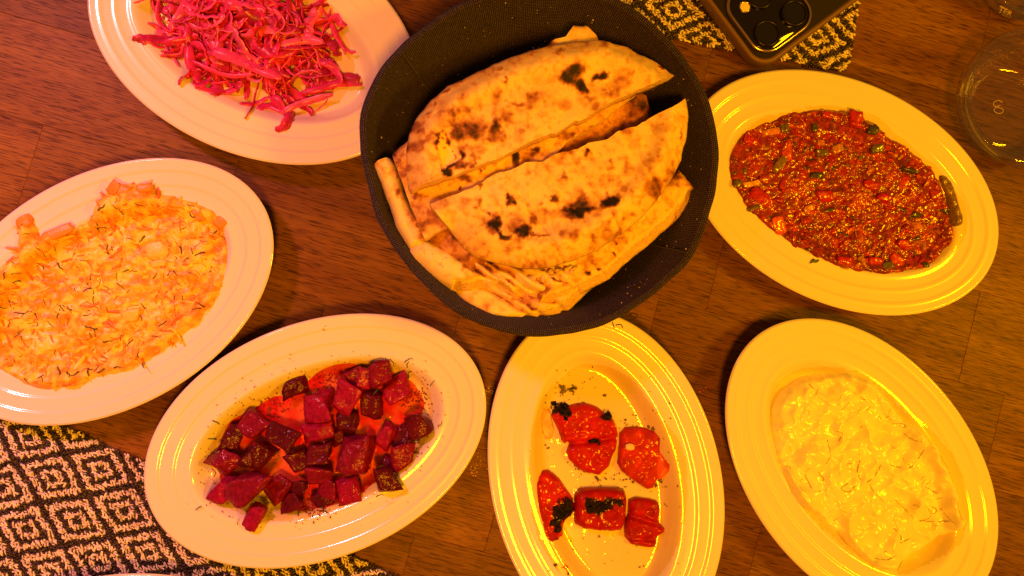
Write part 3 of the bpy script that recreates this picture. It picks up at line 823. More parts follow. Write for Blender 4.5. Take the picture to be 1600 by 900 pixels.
# two big halves on top
og, s_ = (620, 20), 3.104
up = Z([(65, 868), (130, 835), (220, 805), (300, 778), (380, 748), (480, 710), (600, 650), (745, 582), (770, 585), (865, 525), (885, 528), (1000, 455), (1170, 372), (1240, 352), (1330, 305), (1358, 285),
        (1250, 215), (1130, 150), (1000, 118), (870, 118), (740, 145), (600, 185), (480, 230), (360, 290), (250, 340), (170, 410), (100, 490), (60, 570), (40, 680), (40, 780)], og, s_)
bread('large upper half flatbread with scorched blister and torn hole', up, 69, 8, cut=[1] * 15 + [0] * 15, R=11, seed=58, base=.21, crust_bump=4.2, und=2.6, res=.9,
      hole=Z([(212, 590), (228, 590), (245, 625), (290, 655), (325, 690), (300, 720), (250, 745), (225, 765), (215, 720), (198, 660)], og, s_),
      spots=S([(835, 305, 62, 46, -20, 1.15), (892, 350, 36, 30, 30, 1.1), (985, 300, 34, 18, -5, 1.), (300, 590, 50, 62, 0, .80), (372, 560, 66, 60, 0, .74), (478, 565, 36, 56, 0, .82), (280, 510, 26, 44, 0, .7), (205, 620, 26, 44, 0, 1.), (235, 778, 26, 22, 0, 1.1), (320, 745, 50, 22, -20, .78), (380, 700, 20, 30, 0, .6),
               (595, 457, 46, 18, 0, .68), (550, 480, 34, 14, 0, .5), (535, 325, 16, 14, 0, .66), (245, 380, 26, 14, -30, .66), (295, 325, 36, 14, -30, .6), (190, 435, 26, 14, -45, .58), (150, 480, 24, 12, -45, .6), (500, 257, 20, 16, 0, .5), (780, 182, 22, 16, 0, .56), (820, 155, 30, 10, 0, .45), (1280, 247, 24, 12, 20, .75),
               (1075, 330, 46, 50, 0, .5), (1040, 355, 40, 34, 0, .5), (1110, 290, 40, 26, 0, .48), (120, 570, 16, 14, 0, .62), (620, 580, 16, 20, 0, .5), (530, 600, 22, 18, 0, .52), (680, 320, 60, 30, 0, .36), (650, 410, 70, 30, 0, .36), (800, 440, 40, 30, 0, .42), (900, 430, 40, 30, 0, .42), (1000, 400, 50, 24, 0, .46), (400, 660, 30, 20, 0, .5), (870, 180, 60, 20, 0, .4)], og, s_))
og, s_ = (660, 140), 3.214
low = Z([(35, 578), (130, 540), (225, 505), (300, 465), (370, 420), (440, 405), (520, 365), (605, 358), (650, 330), (710, 310), (780, 300), (830, 270), (930, 245), (990, 205), (1075, 185), (1100, 165), (1160, 135), (1250, 95), (1337, 32),
         (1350, 120), (1340, 220), (1310, 340), (1260, 440), (1190, 540), (1100, 640), (1000, 720), (880, 800), (760, 850), (640, 885), (500, 890), (380, 865), (280, 835), (220, 795), (150, 710), (80, 630)], og, s_)
def sv2(zx, zy):
    x, y = U1(og[0] + zx / s_, og[1] + zy / s_, 69); return x * .83 + y * .55
bread('large lower half flatbread with dark scorch marks along its middle', low, 68, 8, cut=[1] * 18 + [0] * 15 + [1, 1], R=11, seed=59, base=.19, crust_bump=4.0, und=2.4, res=.9,
      ridges=((.83, .55), [(sv2(470, 490), 1.6, 1.3), (sv2(640, 400), 1.2, 1.6), (sv2(785, 380), 1.6, 1.2), (sv2(1070, 300), 1.8, 1.6), (sv2(320, 480), 1.0, 1.4), (sv2(1160, 200), 1.4, 1.2)]),
      spots=S([(790, 610, 100, 36, -6, 1.12), (930, 565, 52, 24, -45, 1.08), (790, 575, 80, 36, -10, .82), (352, 680, 34, 46, 30, 1.0), (398, 728, 50, 16, 35, .92), (505, 715, 36, 38, 0, 1.02), (475, 685, 44, 44, 0, .62), (548, 652, 34, 40, 0, .70), (575, 735, 50, 11, -5, .75), (440, 570, 22, 24, 0, .95), (322, 632, 26, 13, 20, .9),
               (280, 577, 30, 28, 0, .64), (715, 440, 18, 28, 0, .70), (825, 317, 22, 22, 0, .9), (665, 545, 22, 16, 0, .72), (290, 490, 22, 24, 20, .62), (800, 520, 46, 32, 0, .56), (1310, 222, 10, 30, 0, .6), (1000, 480, 40, 20, -30, .55), (920, 440, 40, 26, 0, .48), (545, 430, 26, 18, 0, .5), (930, 385, 26, 20, 0, .5), (640, 640, 40, 20, 0, .46), (900, 700, 50, 22, -20, .42), (1040, 410, 30, 20, 0, .46), (430, 810, 30, 16, 0, .44), (1190, 330, 26, 22, 0, .5), (1120, 460, 30, 20, 0, .4), (90, 600, 30, 20, 0, .38), (590, 580, 20, 16, 0, .5), (230, 620, 16, 14, 0, .45)], og, s_))
# crumb ball torn from the bread
cx, cy = U1(835, 421, 57)
Bg = Bag(); rg = np.random.default_rng(4)
for i in range(40):
    t = rg.uniform(-1, 1); v, f = blob(rg.uniform(1.4, 4.0, 3), 300 + i, 3, .45, .8)
    x, y = U1(862 + t * 34 + rg.normal(0, 3), 428 - t * 7 + rg.normal(0, 4), 57)
    Bg.add(rot_any(v, *rg.uniform(0, 3, 3)) + np.array([x, y, 55.6 + rg.normal(0, .9)]), f)
tag(Bg.build('bread_crumb_clump', M['crumb']), 'rough torn lump of crumb beneath the lower bread half', 'bread crumb')

# ------------------------------------------------------------------ food mounds
class Mound:
    def __init__(s, px, plate, H, fall, zg=9., rough=1.2, sm=1, bumps=(), seed=0):
        s.plate, s.H, s.fall, s.seed, s.bumps, s.rough = plate, H, fall, seed, bumps, rough
        s.poly = smooth_poly(U(px, zg), sm) if sm else U(px, zg)
    def h(s, x, y, d):
        v = s.H * (1 - np.exp(-d / s.fall)) * (.75 + .5 * fbm(x, y, 20, 2, s.seed))
        for sc, amp, kind in s.bumps:
            n = ridge(x, y, sc, 2, s.seed + 3) if kind else fbm(x, y, sc, 3, s.seed + 7) - .5
            v = v + amp * n * np.clip(d / 2.5, 0, 1)
        return v
    def z(s, x, y):
        x, y = np.asarray(x, float), np.asarray(y, float)
        d = seg_dist(np.column_stack([x, y]), s.poly, np.roll(s.poly, -1, 0))
        return s.plate.z(x, y) + .3 + s.h(x, y, d)
    def build(s, name, res, mat, col_fn):
        return slab(name, s.poly, res, lambda x, y, de, dc: s.plate.z(x, y) + .3 + s.h(x, y, de), mat,
                    zbot=lambda x, y: s.plate.z(x, y) - .6, rough=s.rough, col_fn=col_fn, side=(0, -1.), bulge=.3, seed=s.seed)
    def sample(s, n, rg, margin=0.):
        lo, hi = s.poly.min(0), s.poly.max(0); out = np.zeros((0, 2))
        while len(out) < n:
            q = rg.uniform(lo, hi, (n * 2, 2)); q = q[pip(q, s.poly)]
            if margin: q = q[seg_dist(q, s.poly, np.roll(s.poly, -1, 0)) > margin]
            out = np.concatenate([out, q])
        return out[:n]
def lerp(a, b, t): return np.asarray(a)[None] * (1 - t[:, None]) + np.asarray(b)[None] * t[:, None]
def puddle(name, px, plate, mat, h, label, zg=6., sm=2, seed=1, rough=1.5, cat='sauce'):
    poly = smooth_poly(U(px, zg), sm)
    o = slab(name, poly, 2.0, lambda x, y, de, dc: plate.z(x, y) + .06 + h * (1 - np.exp(-de / 1.2)) + (fbm(x, y, 7, 2, seed) - .5) * h * .7 * np.clip(de / 3, 0, 1), mat,
             rough=rough, seed=seed, sheet=True)
    return tag(o, label, cat)
def sprig(zf, x, y, a, L, r, rg, curl=.5):
    """a thin curled herb thread lying on surface zf"""
    n = 6; pts = [[x, y]]
    for i in range(n):
        a += rg.normal(0, curl) ; pts.append([pts[-1][0] + math.cos(a) * L / n, pts[-1][1] + math.sin(a) * L / n])
    p = np.array(pts); z = zf(p[:, 0], p[:, 1]) + .35
    return tube(np.column_stack([p, z]), np.linspace(r, r * .55, n + 1), 4)

# --- carrot salad
rg = np.random.default_rng(21)
car_px = [(x / 2, y / 2 + 230) for x, y in [(0, 385), (45, 352), (80, 320), (75, 245), (100, 222), (132, 250), (140, 292), (180, 264), (226, 275), (300, 225), (310, 180), (352, 150), (360, 120), (430, 124), (490, 118), (502, 150), (560, 160), (622, 180), (684, 212), (704, 270), (714, 345), (704, 420), (684, 470), (642, 530), (582, 590), (502, 640), (420, 690), (332, 712), (262, 742), (200, 748), (150, 752), (80, 732), (22, 694), (-30, 650), (-70, 590), (-84, 510), (-60, 440)]]
carm = Mound(car_px, PL['car'], 8.5, 5., 11., 1.3, 1, [(9, 2.6, 0), (4.2, 1.7, 0), (2.2, 1.0, 0), (6, .8, 1)], 61)
carrot = empty('carrot_salad', (*U1(150, 450, 5), 5)); tag(carrot, 'creamy orange grated carrot salad flecked with green dill', 'salad')
def carcol(x, y, d, z):
    a = np.stack([x * .9 + y * .45, (y * .9 - x * .45) * 2.2])
    n = .6 * fbm(a[0], a[1], 6, 3, 71) + .4 * fbm(x, y, 2.6, 2, 72)
    c = lerp((.92, .72, .08), (.84, .28, .008), sstep(.40, .62, n))
    return c * .7 + .3 * lerp((.90, .70, .07), (.82, .30, .012), sstep(.45, .68, fbm(x, y, 11, 3, 73)))
child(carm.build('creamy_base', 1.0, M['carrot'], carcol), carrot)
pal = np.array([(.84, .30, .012), (.82, .21, .008), (.86, .40, .02), (.90, .54, .035), (.91, .64, .06)])
def shred(pos, L, w, th, a, lift, zf, rg, bend=.4):
    n = 6; t = np.linspace(-.5, .5, n); k = rg.normal(0, bend)
    x = pos[0] + L * (t * math.cos(a) - k * t * t * math.sin(a)); y = pos[1] + L * (t * math.sin(a) + k * t * t * math.cos(a))
    z = zf(x, y); z = .5 * z + .5 * z.mean() + lift
    return ribbon(np.column_stack([x, y, z]), w * np.array([.5, .9, 1, 1, .9, .5]), th, np.full(n, rg.normal(0, .35)))
pts = carm.sample(900, rg, 1.0)
bag = Bag()
for i, p in enumerate(pts):
    a = rg.normal(-.35, .9); big = i < 150
    L = rg.uniform(7, 13) if big else rg.uniform(3, 8); w = rg.uniform(1.6, 3.0) if big else rg.uniform(.9, 1.8)
    v, f = shred(p, L, w, rg.uniform(1.1, 1.7), a, rg.uniform(-1.15, -.3), carm.z, rg)
    c = pal[rg.integers(0, 5)] * rg.uniform(.9, 1.06)
    if big: child(mesh('carrot_shred', v, f, M['carrot'], None, True, np.broadcast_to(c, v.shape)), carrot)
    else: bag.add(v, f, c)
o = child(bag.build('fine_carrot_shreds', M['carrot']), carrot); o['kind'] = 'stuff'
for (px, py, L, W, a) in [(49, 350, 8, 6, .6), (97, 368, 15, 5, .5), (246, 388, 10, 8, .3), (190, 299, 8, 6, .9), (236, 299, 7, 5, .2), (205, 305, 6, 9, -.3), (315, 338, 5, 6, .2), (250, 412, 9, 4, .1), (206, 495, 9, 6, .2), (345, 350, 5, 6, .8)]:
    x, y = U1(px, py, 12); z = float(carm.z([x], [y])[0]); v, f = blob((L, W, 3.4), int(px * 7 + py), 6, .4, .45)
    c = (.90, .62, .12) if px in (48, 96, 246, 250, 206) else (.85, .30, .03)
    child(mesh('potato_piece' if c[1] > .5 else 'carrot_piece', rotz(v, a) + np.array([x, y, z - .3]), f, M['carrot'], None, True, np.broadcast_to(c, v.shape)), carrot)
dl = [(x / 2, y / 2 + 230) for x, y in [(615, 188), (612, 220), (625, 228), (455, 278), (645, 330), (342, 335), (405, 383), (368, 425), (290, 440), (75, 420), (50, 395), (180, 360), (285, 412), (480, 410), (480, 590), (290, 572), (310, 568), (80, 520), (95, 512), (180, 535), (230, 510), (450, 515), (640, 505), (650, 500), (285, 690), (340, 690), (370, 688), (450, 670), (208, 708), (150, 710), (325, 608), (90, 720), (60, 580), (180, 492), (500, 560), (48, 505), (545, 385), (565, 310), (310, 265), (332, 205), (680, 262), (420, 600), (225, 700), (260, 700)]]
extra = carm.sample(95, rg, 2.0)
for i in range(len(dl) + len(extra)):
    if i < len(dl): x, y = U1(*dl[i], 13); L, r = rg.uniform(3.5, 6.5), rg.uniform(.32, .6)
    else: x, y = extra[i - len(dl)]; L, r = rg.uniform(2, 5), rg.uniform(.2, .34)
    v, f = sprig(lambda a, b: carm.z(a, b) - .15, x, y, rg.uniform(0, 6.3), L, r, rg, .28)
    child(mesh('dill_frond', v, f, M['herb']), carrot)

# --- shredded cabbage
rg = np.random.default_rng(33)
P = PL['cab']
puddle('pickle_juice', [(225, -40), (250, 40), (290, 110), (340, 150), (420, 180), (490, 182), (545, 150), (556, 100), (535, 40), (500, -30), (420, -90), (300, -110)], P, M['oil2'], .5, 'thin amber pickle juice pooled beneath the pink cabbage')
cab = empty('cabbage_salad', (*U1(395, 40, 5), 5)); tag(cab, 'heap of shredded magenta pickled cabbage', 'salad')
hx, hy = U1(393, 45, 8); HA, HB, HP = 57., 36., -.45
def heap(x, y):
    dx, dy = x - hx, y - hy; u = (dx * math.cos(HP) + dy * math.sin(HP)) / HA; v = (-dx * math.sin(HP) + dy * math.cos(HP)) / HB
    return np.clip(1 - (u * u + v * v), 0, 1)
cpal = np.array([(.62, .020, .16), (.52, .011, .115), (.70, .042, .22), (.40, .008, .08), (.74, .085, .28), (.58, .014, .19)])
def strand(pts3, w, th, roll, c, name='cabbage_shred'):
    v, f = ribbon(pts3, w, th, roll, .10, [(-.5, .38), (0, .5), (.5, .38), (.5, -.38), (0, -.5), (-.5, -.38)])
    k = len(pts3); edge = np.tile([1.3, .85, 1.3, 1.2, .8, 1.2], k)[:, None]
    return child(mesh(name, v, f, M['cabbage'], None, True, np.clip(np.asarray(c)[None] * edge, 0, 1)), cab)
for i in range(290):
    lay = i / 290.
    while True:
        u = rg.uniform(-1, 1, 2)
        if u @ u < (.96 - .45 * lay) : break
    x = hx + u[0] * HA * math.cos(HP) - u[1] * HB * math.sin(HP); y = hy + u[0] * HA * math.sin(HP) + u[1] * HB * math.cos(HP)
    big = rg.random() < .3
    L = rg.uniform(14, 42); n = 24
    a = rg.normal(-.5, .95); da = rg.normal(0, .10); p = []
    a0 = a; X, Y = x - math.cos(a) * L / 2, y - math.sin(a) * L / 2
    for k in range(n):
        p.append((X, Y)); da = da * .7 + rg.normal(0, .095); a += da; X += math.cos(a) * L / n; Y += math.sin(a) * L / n
    p = np.array(p)
    z = P.z(p[:, 0], p[:, 1]) + 1.0 + heap(p[:, 0], p[:, 1]) * (14. * lay) + 1.3 * np.sin(np.linspace(0, rg.uniform(3, 9), n) + rg.uniform(0, 6)) * min(1., .4 + lay) + .4
    z = np.maximum(z, P.z(p[:, 0], p[:, 1]) + .9)
    w = (rg.uniform(5., 9.) if big else rg.uniform(1.8, 4.4)) * np.clip(np.sin(np.linspace(.3, math.pi - .2, n)) * 1.7, .3, 1) * (1 + .22 * np.convolve(rg.normal(0, 1, n + 4), np.ones(5) / 3, 'valid'))
    roll = rg.normal(0, .55) + np.cumsum(rg.normal(0, .24, n))
    strand(np.column_stack([p, z]), w, rg.uniform(.55, .85), roll, cpal[rg.integers(0, 6)] * rg.uniform(.8, 1.1))
hand = [([(332, 80), (360, 88), (395, 103), (440, 122)], 6.5, 17), ([(420, 75), (450, 68), (480, 62), (505, 66)], 4.0, 16), ([(505, 15), (520, 40), (530, 62), (545, 80), (556, 82)], 1.8, 9), ([(498, 5), (515, 35), (522, 55), (536, 76), (540, 86)], 1.5, 8),
        ([(470, 146), (500, 140), (525, 130), (566, 133)], 3.4, 8), ([(512, 155), (508, 163), (498, 170), (490, 174), (485, 180)], .8, 6.3), ([(250, -5), (246, 20), (252, 38), (270, 50), (292, 56)], 2.2, 9), ([(236, -8), (240, 12), (248, 26), (256, 30)], 1.8, 8),
        ([(262, 66), (256, 76), (246, 77)], 2., 7), ([(252, 62), (262, 80), (275, 95), (282, 106)], 2.2, 8), ([(378, 165), (398, 162), (420, 152)], 2.6, 7), ([(425, 150), (440, 168), (446, 182)], 5.5, 8), ([(440, 178), (460, 166), (480, 158), (520, 148)], 4.2, 10), ([(300, 120), (318, 128), (340, 128), (358, 126)], 2.2, 8),
        ([(312, 142), (340, 146), (370, 140)], 3.2, 8), ([(295, 70), (298, 95), (306, 115), (312, 130)], 6.0, 11), ([(350, 6), (380, 10), (415, 16)], 6., 19), ([(330, 50), (348, 40), (352, 22), (345, 10)], 3., 17), ([(255, 68), (285, 62), (310, 55)], 3.4, 13), ([(500, 96), (520, 105), (535, 128)], 4., 11), ([(300, 95), (330, 110), (360, 118), (400, 116)], 2.6, 13)]
for pts, w, zz in hand:
    q = spline([(*U1(x, y, zz), zz) for x, y in pts], 18); q[:, 2] = np.maximum(q[:, 2] + .7 * np.sin(np.linspace(0, 7, 18)), P.z(q[:, 0], q[:, 1]) + .9)
    ww = w * np.clip(np.sin(np.linspace(.3, math.pi - .3, 18)) * 1.6, .35, 1)
    strand(q, ww * (1 + .15 * np.convolve(rg.normal(0, 1, 22), np.ones(5) / 3, 'valid')), min(.8, w * .5), rg.normal(0, .25) + np.linspace(0, rg.normal(0, .6), 18), cpal[[0, 2, 0, 4][rg.integers(0, 4)]])

# --- beetroot cubes
rg = np.random.default_rng(44)
P = PL['beet']
zb = lambda pts: Z(pts, (320, 540), 3.1027)
puddle('beet_juice', zb([(250, 290), (330, 250), (400, 240), (480, 190), (560, 120), (640, 90), (720, 80), (900, 120), (1000, 170), (1050, 220), (1070, 300), (1000, 480), (950, 600), (830, 660), (760, 720), (520, 800), (380, 790), (330, 690), (170, 730), (70, 700), (60, 540), (110, 380), (190, 330)]), P, M['juice'], .55, 'shiny red beet juice pooled among the beetroot cubes', seed=8)
puddle('olive_oil', zb([(130, 310), (330, 220), (460, 130), (640, 60), (860, 60), (1010, 110), (1100, 200), (1120, 380), (1060, 500), (950, 640), (800, 740), (520, 840), (300, 850), (120, 790), (30, 680), (20, 480)]), P, M['oil'], .3, 'golden oil ring around the red juice on the beetroot plate', seed=9)
D_, B_, K_ = (.10, .005, .016), (.27, .006, .055), (.18, .005, .032)      # dark, bright, middling
BL = (.075, .004, .016)
cubes = [
    (437, 208, 112, 84, -8, BL, 0, 'near-black glossy beet cube alone at the top left of the pile'),
    (545, 300, 146, 128, 4, B_, 0, 'large bright red flat beet cube in the upper middle'),
    (692, 262, 112, 146, 32, B_, 1, 'tall bright beet wedge left of the top cluster'),
    (735, 158, 90, 96, -15, K_, 0, 'beet cube under the leaning slice of the top cluster'),
    (776, 152, 66, 112, 20, B_, 3, 'slim bright beet slice leaning on the top cluster'),
    (852, 132, 128, 128, -22, K_, 1, 'topmost beet cube, broad and red, upper right of pile'),
    (922, 206, 118, 108, -22, B_, 0, 'bright beet cube at the right end of the top cluster'),
    (812, 292, 96, 128, 0, D_, 0, 'dark beet cube with glossy notch right of centre top'),
    (690, 365, 130, 92, 5, BL, 0, 'blackish beet lump under the tall wedge'),
    (545, 418, 140, 100, -10, B_, 1, 'rounded bright beet piece just below the large flat cube'),
    (642, 450, 74, 62, -25, D_, 0, 'small dark beet cube at the very middle of the pile'),
    (380, 422, 136, 116, 32, BL, 0, 'blackish wet beet cube with wrinkled shiny top, left of centre'),
    (240, 382, 128, 124, 36, K_, 0, 'red beet cube at the upper left, beside a dark slab'),
    (146, 432, 96, 160, 20, BL, 0, 'dark upright beet slab at the upper left edge'),
    (264, 530, 100, 120, 36, BL, 0, 'dark smooth beet cube inside the left cluster'),
    (100, 562, 126, 122, 34, K_, 0, 'leftmost beet cube, red with a ribbed face'),
    (104, 702, 104, 124, 22, B_, 0, 'bright beet cube at the lower left corner of pile'),
    (230, 668, 140, 136, 10, K_, 1, 'large red beet cube in the lower left cluster'),
    (256, 812, 94, 126, 18, B_, 0, 'lowest beet cube, bright red, standing apart at the bottom'),
    (356, 692, 106, 108, -28, K_, 0, 'red beet cube right of the large lower left cube'),
    (410, 772, 118, 92, -14, D_, 0, 'dark beet cube at the bottom edge, left of centre'),
    (466, 690, 78, 70, -10, BL, 1, 'small blackish beet piece above the bottom dark cube'),
    (455, 562, 114, 104, -22, D_, 0, 'dark ridged beet cube left of the central pair'),
    (556, 530, 108, 98, -6, D_, 1, 'brownish red beet cube right of the central pair'),
    (562, 622, 130, 78, 6, K_, 1, 'flat red beet piece below the central pair'),
    (575, 742, 100, 70, -16, BL, 0, 'blackish beet chip at the bottom, right of centre'),
    (604, 690, 96, 92, 12, K_, 0, 'red beet cube half hidden in the lower middle'),
    (706, 696, 126, 106, -16, B_, 1, 'bright beet cube at the lower right of the middle row'),
    (732, 522, 150, 172, 10, K_, 0, 'biggest beet cube, deep red, right of centre'),
    (880, 436, 82, 146, 26, B_, 0, 'long bright beet stick right of the biggest cube'),
    (1036, 386, 116, 112, -26, D_, 1, 'rightmost beet cube, dark with fine ridges'),
    (962, 432, 80, 92, -14, D_, 0, 'dark beet cube tucked left of the rightmost cube'),
    (957, 536, 108, 104, -18, K_, 1, 'red beet cube above the purple square one at the right'),
    (886, 640, 124, 104, 8, BL, 0, 'dark purple square beet cube at the lower right edge'),
    (900, 570, 70, 70, 20, K_, 0, 'small red beet cube between stick and purple square'),
]
for i, (x, y, w, h, a, c, up_, lab) in enumerate(cubes):
    px, py = zb([(x, y)])[0]; k = .37 / 3.1027 * 1.0
    W, H = w * k, h * k; T = min(W, H) * rg.uniform(.62, .8)
    X, Y = U1(px, py, 10)
    v, f = blob((W * .88, H * .88, T * .9), 500 + i, 7, .22, .25, .24)
    v[:, :2] *= (1 + .16 * rg.normal(0, .6) * v[:, 2:3] / T); v[:, 0] += .16 * rg.normal(0, .8) * v[:, 1]
    tl = rg.normal(0, .16, 2) + (rg.normal(0, .22, 2) if up_ else 0)
    v = rot_any(v, tl[0], tl[1], math.radians(-a) * -1 if False else math.radians(-a))
    z0 = P.z1(X, Y) + .2 - v[:, 2].min() * .92 + up_ * 2.2
    cc = np.asarray(c)[None] * (1 + .35 * (fbm(v[:, 0] + i * 9, v[:, 1], 4, 2, i) - .5))[:, None]
    o = mesh('beet_cube', v, f, M['beet'], None, True, cc); o.location = (X * MM, Y * MM, z0 * MM)
    for p_ in o.data.polygons: p_.use_smooth = True
    tag(o, lab, 'beetroot', 'beetroot cubes on the oval plate')
bag = Bag()
for (x, y) in [(60, 355), (58, 455), (40, 640), (10, 765), (985, 105), (975, 80), (1095, 190), (905, 62), (885, 55), (985, 160), (1135, 390), (465, 812), (585, 800), (610, 795), (850, 705), (870, 575), (840, 580), (1010, 520), (880, 330), (820, 450), (510, 410), (350, 545), (320, 290), (530, 225), (1030, 470), (740, 440), (845, 210), (690, 510), (400, 640), (300, 745), (180, 850), (870, 340)]:
    X, Y = U1(*zb([(x, y)])[0], 8)
    zf = lambda a, b: P.z(a, b) + (.9 if (y < 110 or x > 970 or x < 80 or y > 780) else 8.5)
    v, f = sprig(zf, X, Y, rg.uniform(0, 6.3), rg.uniform(3, 6.5), rg.uniform(.22, .4), rg); bag.add(v, f)
tag(bag.build('chopped_dill', M['herb']), 'dark dill threads strewn over the beetroot plate', 'herb', kind='stuff')
bag = Bag()
for i in range(900):
    t = rg.uniform(0, 6.283); r = rg.normal(1.0, .12); q = rg.random() < .5
    cxx, cyy = [(600, 170), (1010, 250), (340, 300), (520, 770)][rg.integers(0, 4)] if q else (570, 450)
    x, y = (cxx + rg.normal(0, 45), cyy + rg.normal(0, 26)) if q else (570 + 530 * r * math.cos(t) * .98, 450 + 330 * r * math.sin(t) - 120 * math.cos(t))
    X, Y = U1(*zb([(x, y)])[0], 6); s = rg.uniform(.12, .32) if not q else rg.uniform(.2, .5)
    v, f = blob((s * 2, s * 2, s), i, 1, .3, 0); bag.add(v + np.array([X, Y, P.z1(X, Y) + .75]), f)
tag(bag.build('beet_specks', M['speck']), 'tiny red beet specks scattered around the cubes', 'specks', kind='stuff')

# --- roasted peppers
rg = np.random.default_rng(55)
P = PL['pep']
zp = lambda pts: Z(pts, (750, 490), 2.195)
puddle('olive_oil', zp([(190, 320), (250, 240), (330, 170), (430, 170), (520, 220), (600, 330), (680, 430), (700, 560), (690, 720), (640, 860), (540, 960), (380, 960), (260, 880), (190, 760), (160, 600), (160, 430)]), P, M['oil'], .6, 'golden oil pooled around the roasted red peppers', seed=14)
RED, RED2, ORG = (.40, .009, .004), (.32, .006, .003), (.66, .10, .02)
def pepper(label, pts, z, T, c, folds=(), seed=0, curl=0., name='pepper_piece', sm=1, burnt=()):
    bp_ = [U(zp(b), z + 3) for b in burnt]
    poly = U(zp(pts), z); c0 = poly.mean(0); poly = smooth_poly(poly, 1)
    fl = [(np.array(U1(*zp([a])[0], z)), np.array(U1(*zp([b])[0], z)), dep, wd) for a, b, dep, wd in folds]
    def ztop(x, y, de, dc):
        h = P.z(x, y) * .4 + P.z1(*c0) * .6 + .8 + T * (.3 + .7 * np.sqrt(np.clip(1 - (1 - np.clip(de / 4.2, 0, 1)) ** 2, 0, 1)))
        h = h + (fbm(x, y, 9, 3, seed) - .5) * 2.2 + (ridge(x, y, 5, 2, seed + 6) - .5) * .7 + curl * np.exp(-de / 4.)
        for a, b, dep, wd in fl:
            d = seg_dist(np.column_stack([x, y]), a[None], b[None]); h = h - dep * np.exp(-(d / wd) ** 2)
        return h
    def col(x, y, d, zz):
        k = np.asarray(c)[None] * (.7 + .65 * fbm(x, y, 5, 3, seed + 4))[:, None]
        for b in bp_:
            q = np.column_stack([x + (fbm(x, y, 2.5, 3, 31) - .5) * 5, y + (fbm(x, y, 2.5, 3, 32) - .5) * 5])
            sd = np.where(pip(q, b), 1, -1) * seg_dist(q, b, np.roll(b, -1, 0))
            m = sstep(-1.2, .6, sd)[:, None]; k = k * (1 - m) + np.array([(.012, .007, .005)]) * m
        return k
    o = slab(name, poly, .8, ztop, M['pepper'], zbot=lambda x, y: P.z(x, y) + .3, rough=.35, col_fn=col, side=(0, -.8), bulge=.3, seed=seed)
    o2 = tag(o, label, 'roasted pepper', 'roasted pepper pieces')
    return o2
def char_patch(parent, pts, z, n, rg, T=1.0):
    q = U(zp(pts), z); lo, hi = q.min(0), q.max(0); bag = Bag()
    dg_v = np.array([v.co for v in parent.data.vertices]) / MM
    k = 0
    while k < n:
        p = rg.uniform(lo, hi)
        if not pip(p[None], q)[0]: continue
        i = np.argmin((dg_v[:, 0] - p[0]) ** 2 + (dg_v[:, 1] - p[1]) ** 2 - (dg_v[:, 2] > 6) * .0)
        near = (dg_v[:, 0] - p[0]) ** 2 + (dg_v[:, 1] - p[1]) ** 2 < 1.6
        zt = dg_v[near, 2].max() if near.any() else dg_v[i, 2]
        s = rg.uniform(1.6, 4.2); v, f = blob((s, s * rg.uniform(.35, .9), T * rg.uniform(.2, .45)), k + 900, 3, .1, .7)
        bag.add(rot_any(v, *rg.normal(0, .35, 2), rg.uniform(0, 3)) + np.array([p[0], p[1], zt + .1]), f); k += 1
    o = bag.build('char', M['char']); o.parent = parent; return o
p1 = pepper('largest roasted pepper piece, folded, with charred corner, upper left of the five', [(240, 335), (285, 325), (350, 305), (400, 320), (435, 350), (465, 370), (475, 440), (430, 555), (350, 545), (295, 490), (310, 445), (285, 445), (270, 400)], 8, 4.8, RED, [((300, 448), (470, 425), 3.2, 1.6), ((430, 380), (470, 440), 1.6, 1.6)], 81, burnt=[[(240, 325), (300, 318), (312, 345), (300, 358), (275, 350), (250, 340)], [(425, 352), (455, 352), (452, 368), (430, 368)]])
char_patch(p1, [(240, 312), (300, 308), (318, 345), (300, 362), (280, 345), (250, 335)], 11, 16, rg, .6); char_patch(p1, [(422, 352), (455, 350), (455, 368), (430, 370)], 12, 5, rg, .6); char_patch(p1, [(385, 435), (408, 432), (408, 446), (388, 448)], 12, 3, rg, .6)
p2b = pepper('orange pepper sliver peeking out from under the right piece', [(600, 470), (625, 488), (652, 520), (618, 570), (596, 560)], 7, 2.5, ORG, (), 84)
p2 = pepper('roasted pepper piece with a pale seed on it, right side', [(485, 395), (545, 390), (615, 405), (616, 480), (612, 560), (590, 610), (540, 580), (472, 530), (478, 470)], 8, 4.6, (.42, .022, .008), [((560, 400), (520, 560), .8, 3.)], 82)
sx, sy = U1(*zp([(513, 457)])[0], 10.5); v, f = blob((4.6, 3.6, 1.6), 3, 4, .9, .1)
v = v + np.array([sx, sy, 11.2]); child(mesh('seed', v, f, pm('pepper_seed', (.78, .50, .24), .35)), p2)
p3 = pepper('tapering roasted pepper piece with black char, lower left', [(190, 560), (225, 533), (265, 560), (295, 600), (325, 650), (320, 690), (285, 715), (282, 775), (225, 772), (205, 700), (190, 620)], 8, 5.0, RED, [((225, 770), (285, 770), 1.2, 2.)], 83, burnt=[[(252, 680), (280, 635), (315, 640), (325, 680), (290, 708), (268, 735), (254, 725)]])
char_patch(p3, [(248, 680), (280, 630), (315, 632), (328, 680), (290, 712), (268, 742), (250, 730)], 12, 24, rg, .7)
p4 = pepper('rolled roasted pepper with a black scorched top, bottom middle', [(330, 605), (400, 600), (495, 603), (505, 640), (500, 740), (440, 750), (330, 735), (325, 690)], 10, 7.0, RED2, (), 85, burnt=[[(365, 642), (430, 638), (498, 637), (496, 653), (440, 660), (412, 698), (396, 688), (367, 678)]])
char_patch(p4, [(365, 640), (430, 636), (500, 635), (498, 655), (440, 662), (410, 702), (395, 690), (365, 680)], 13, 18, rg, .6)
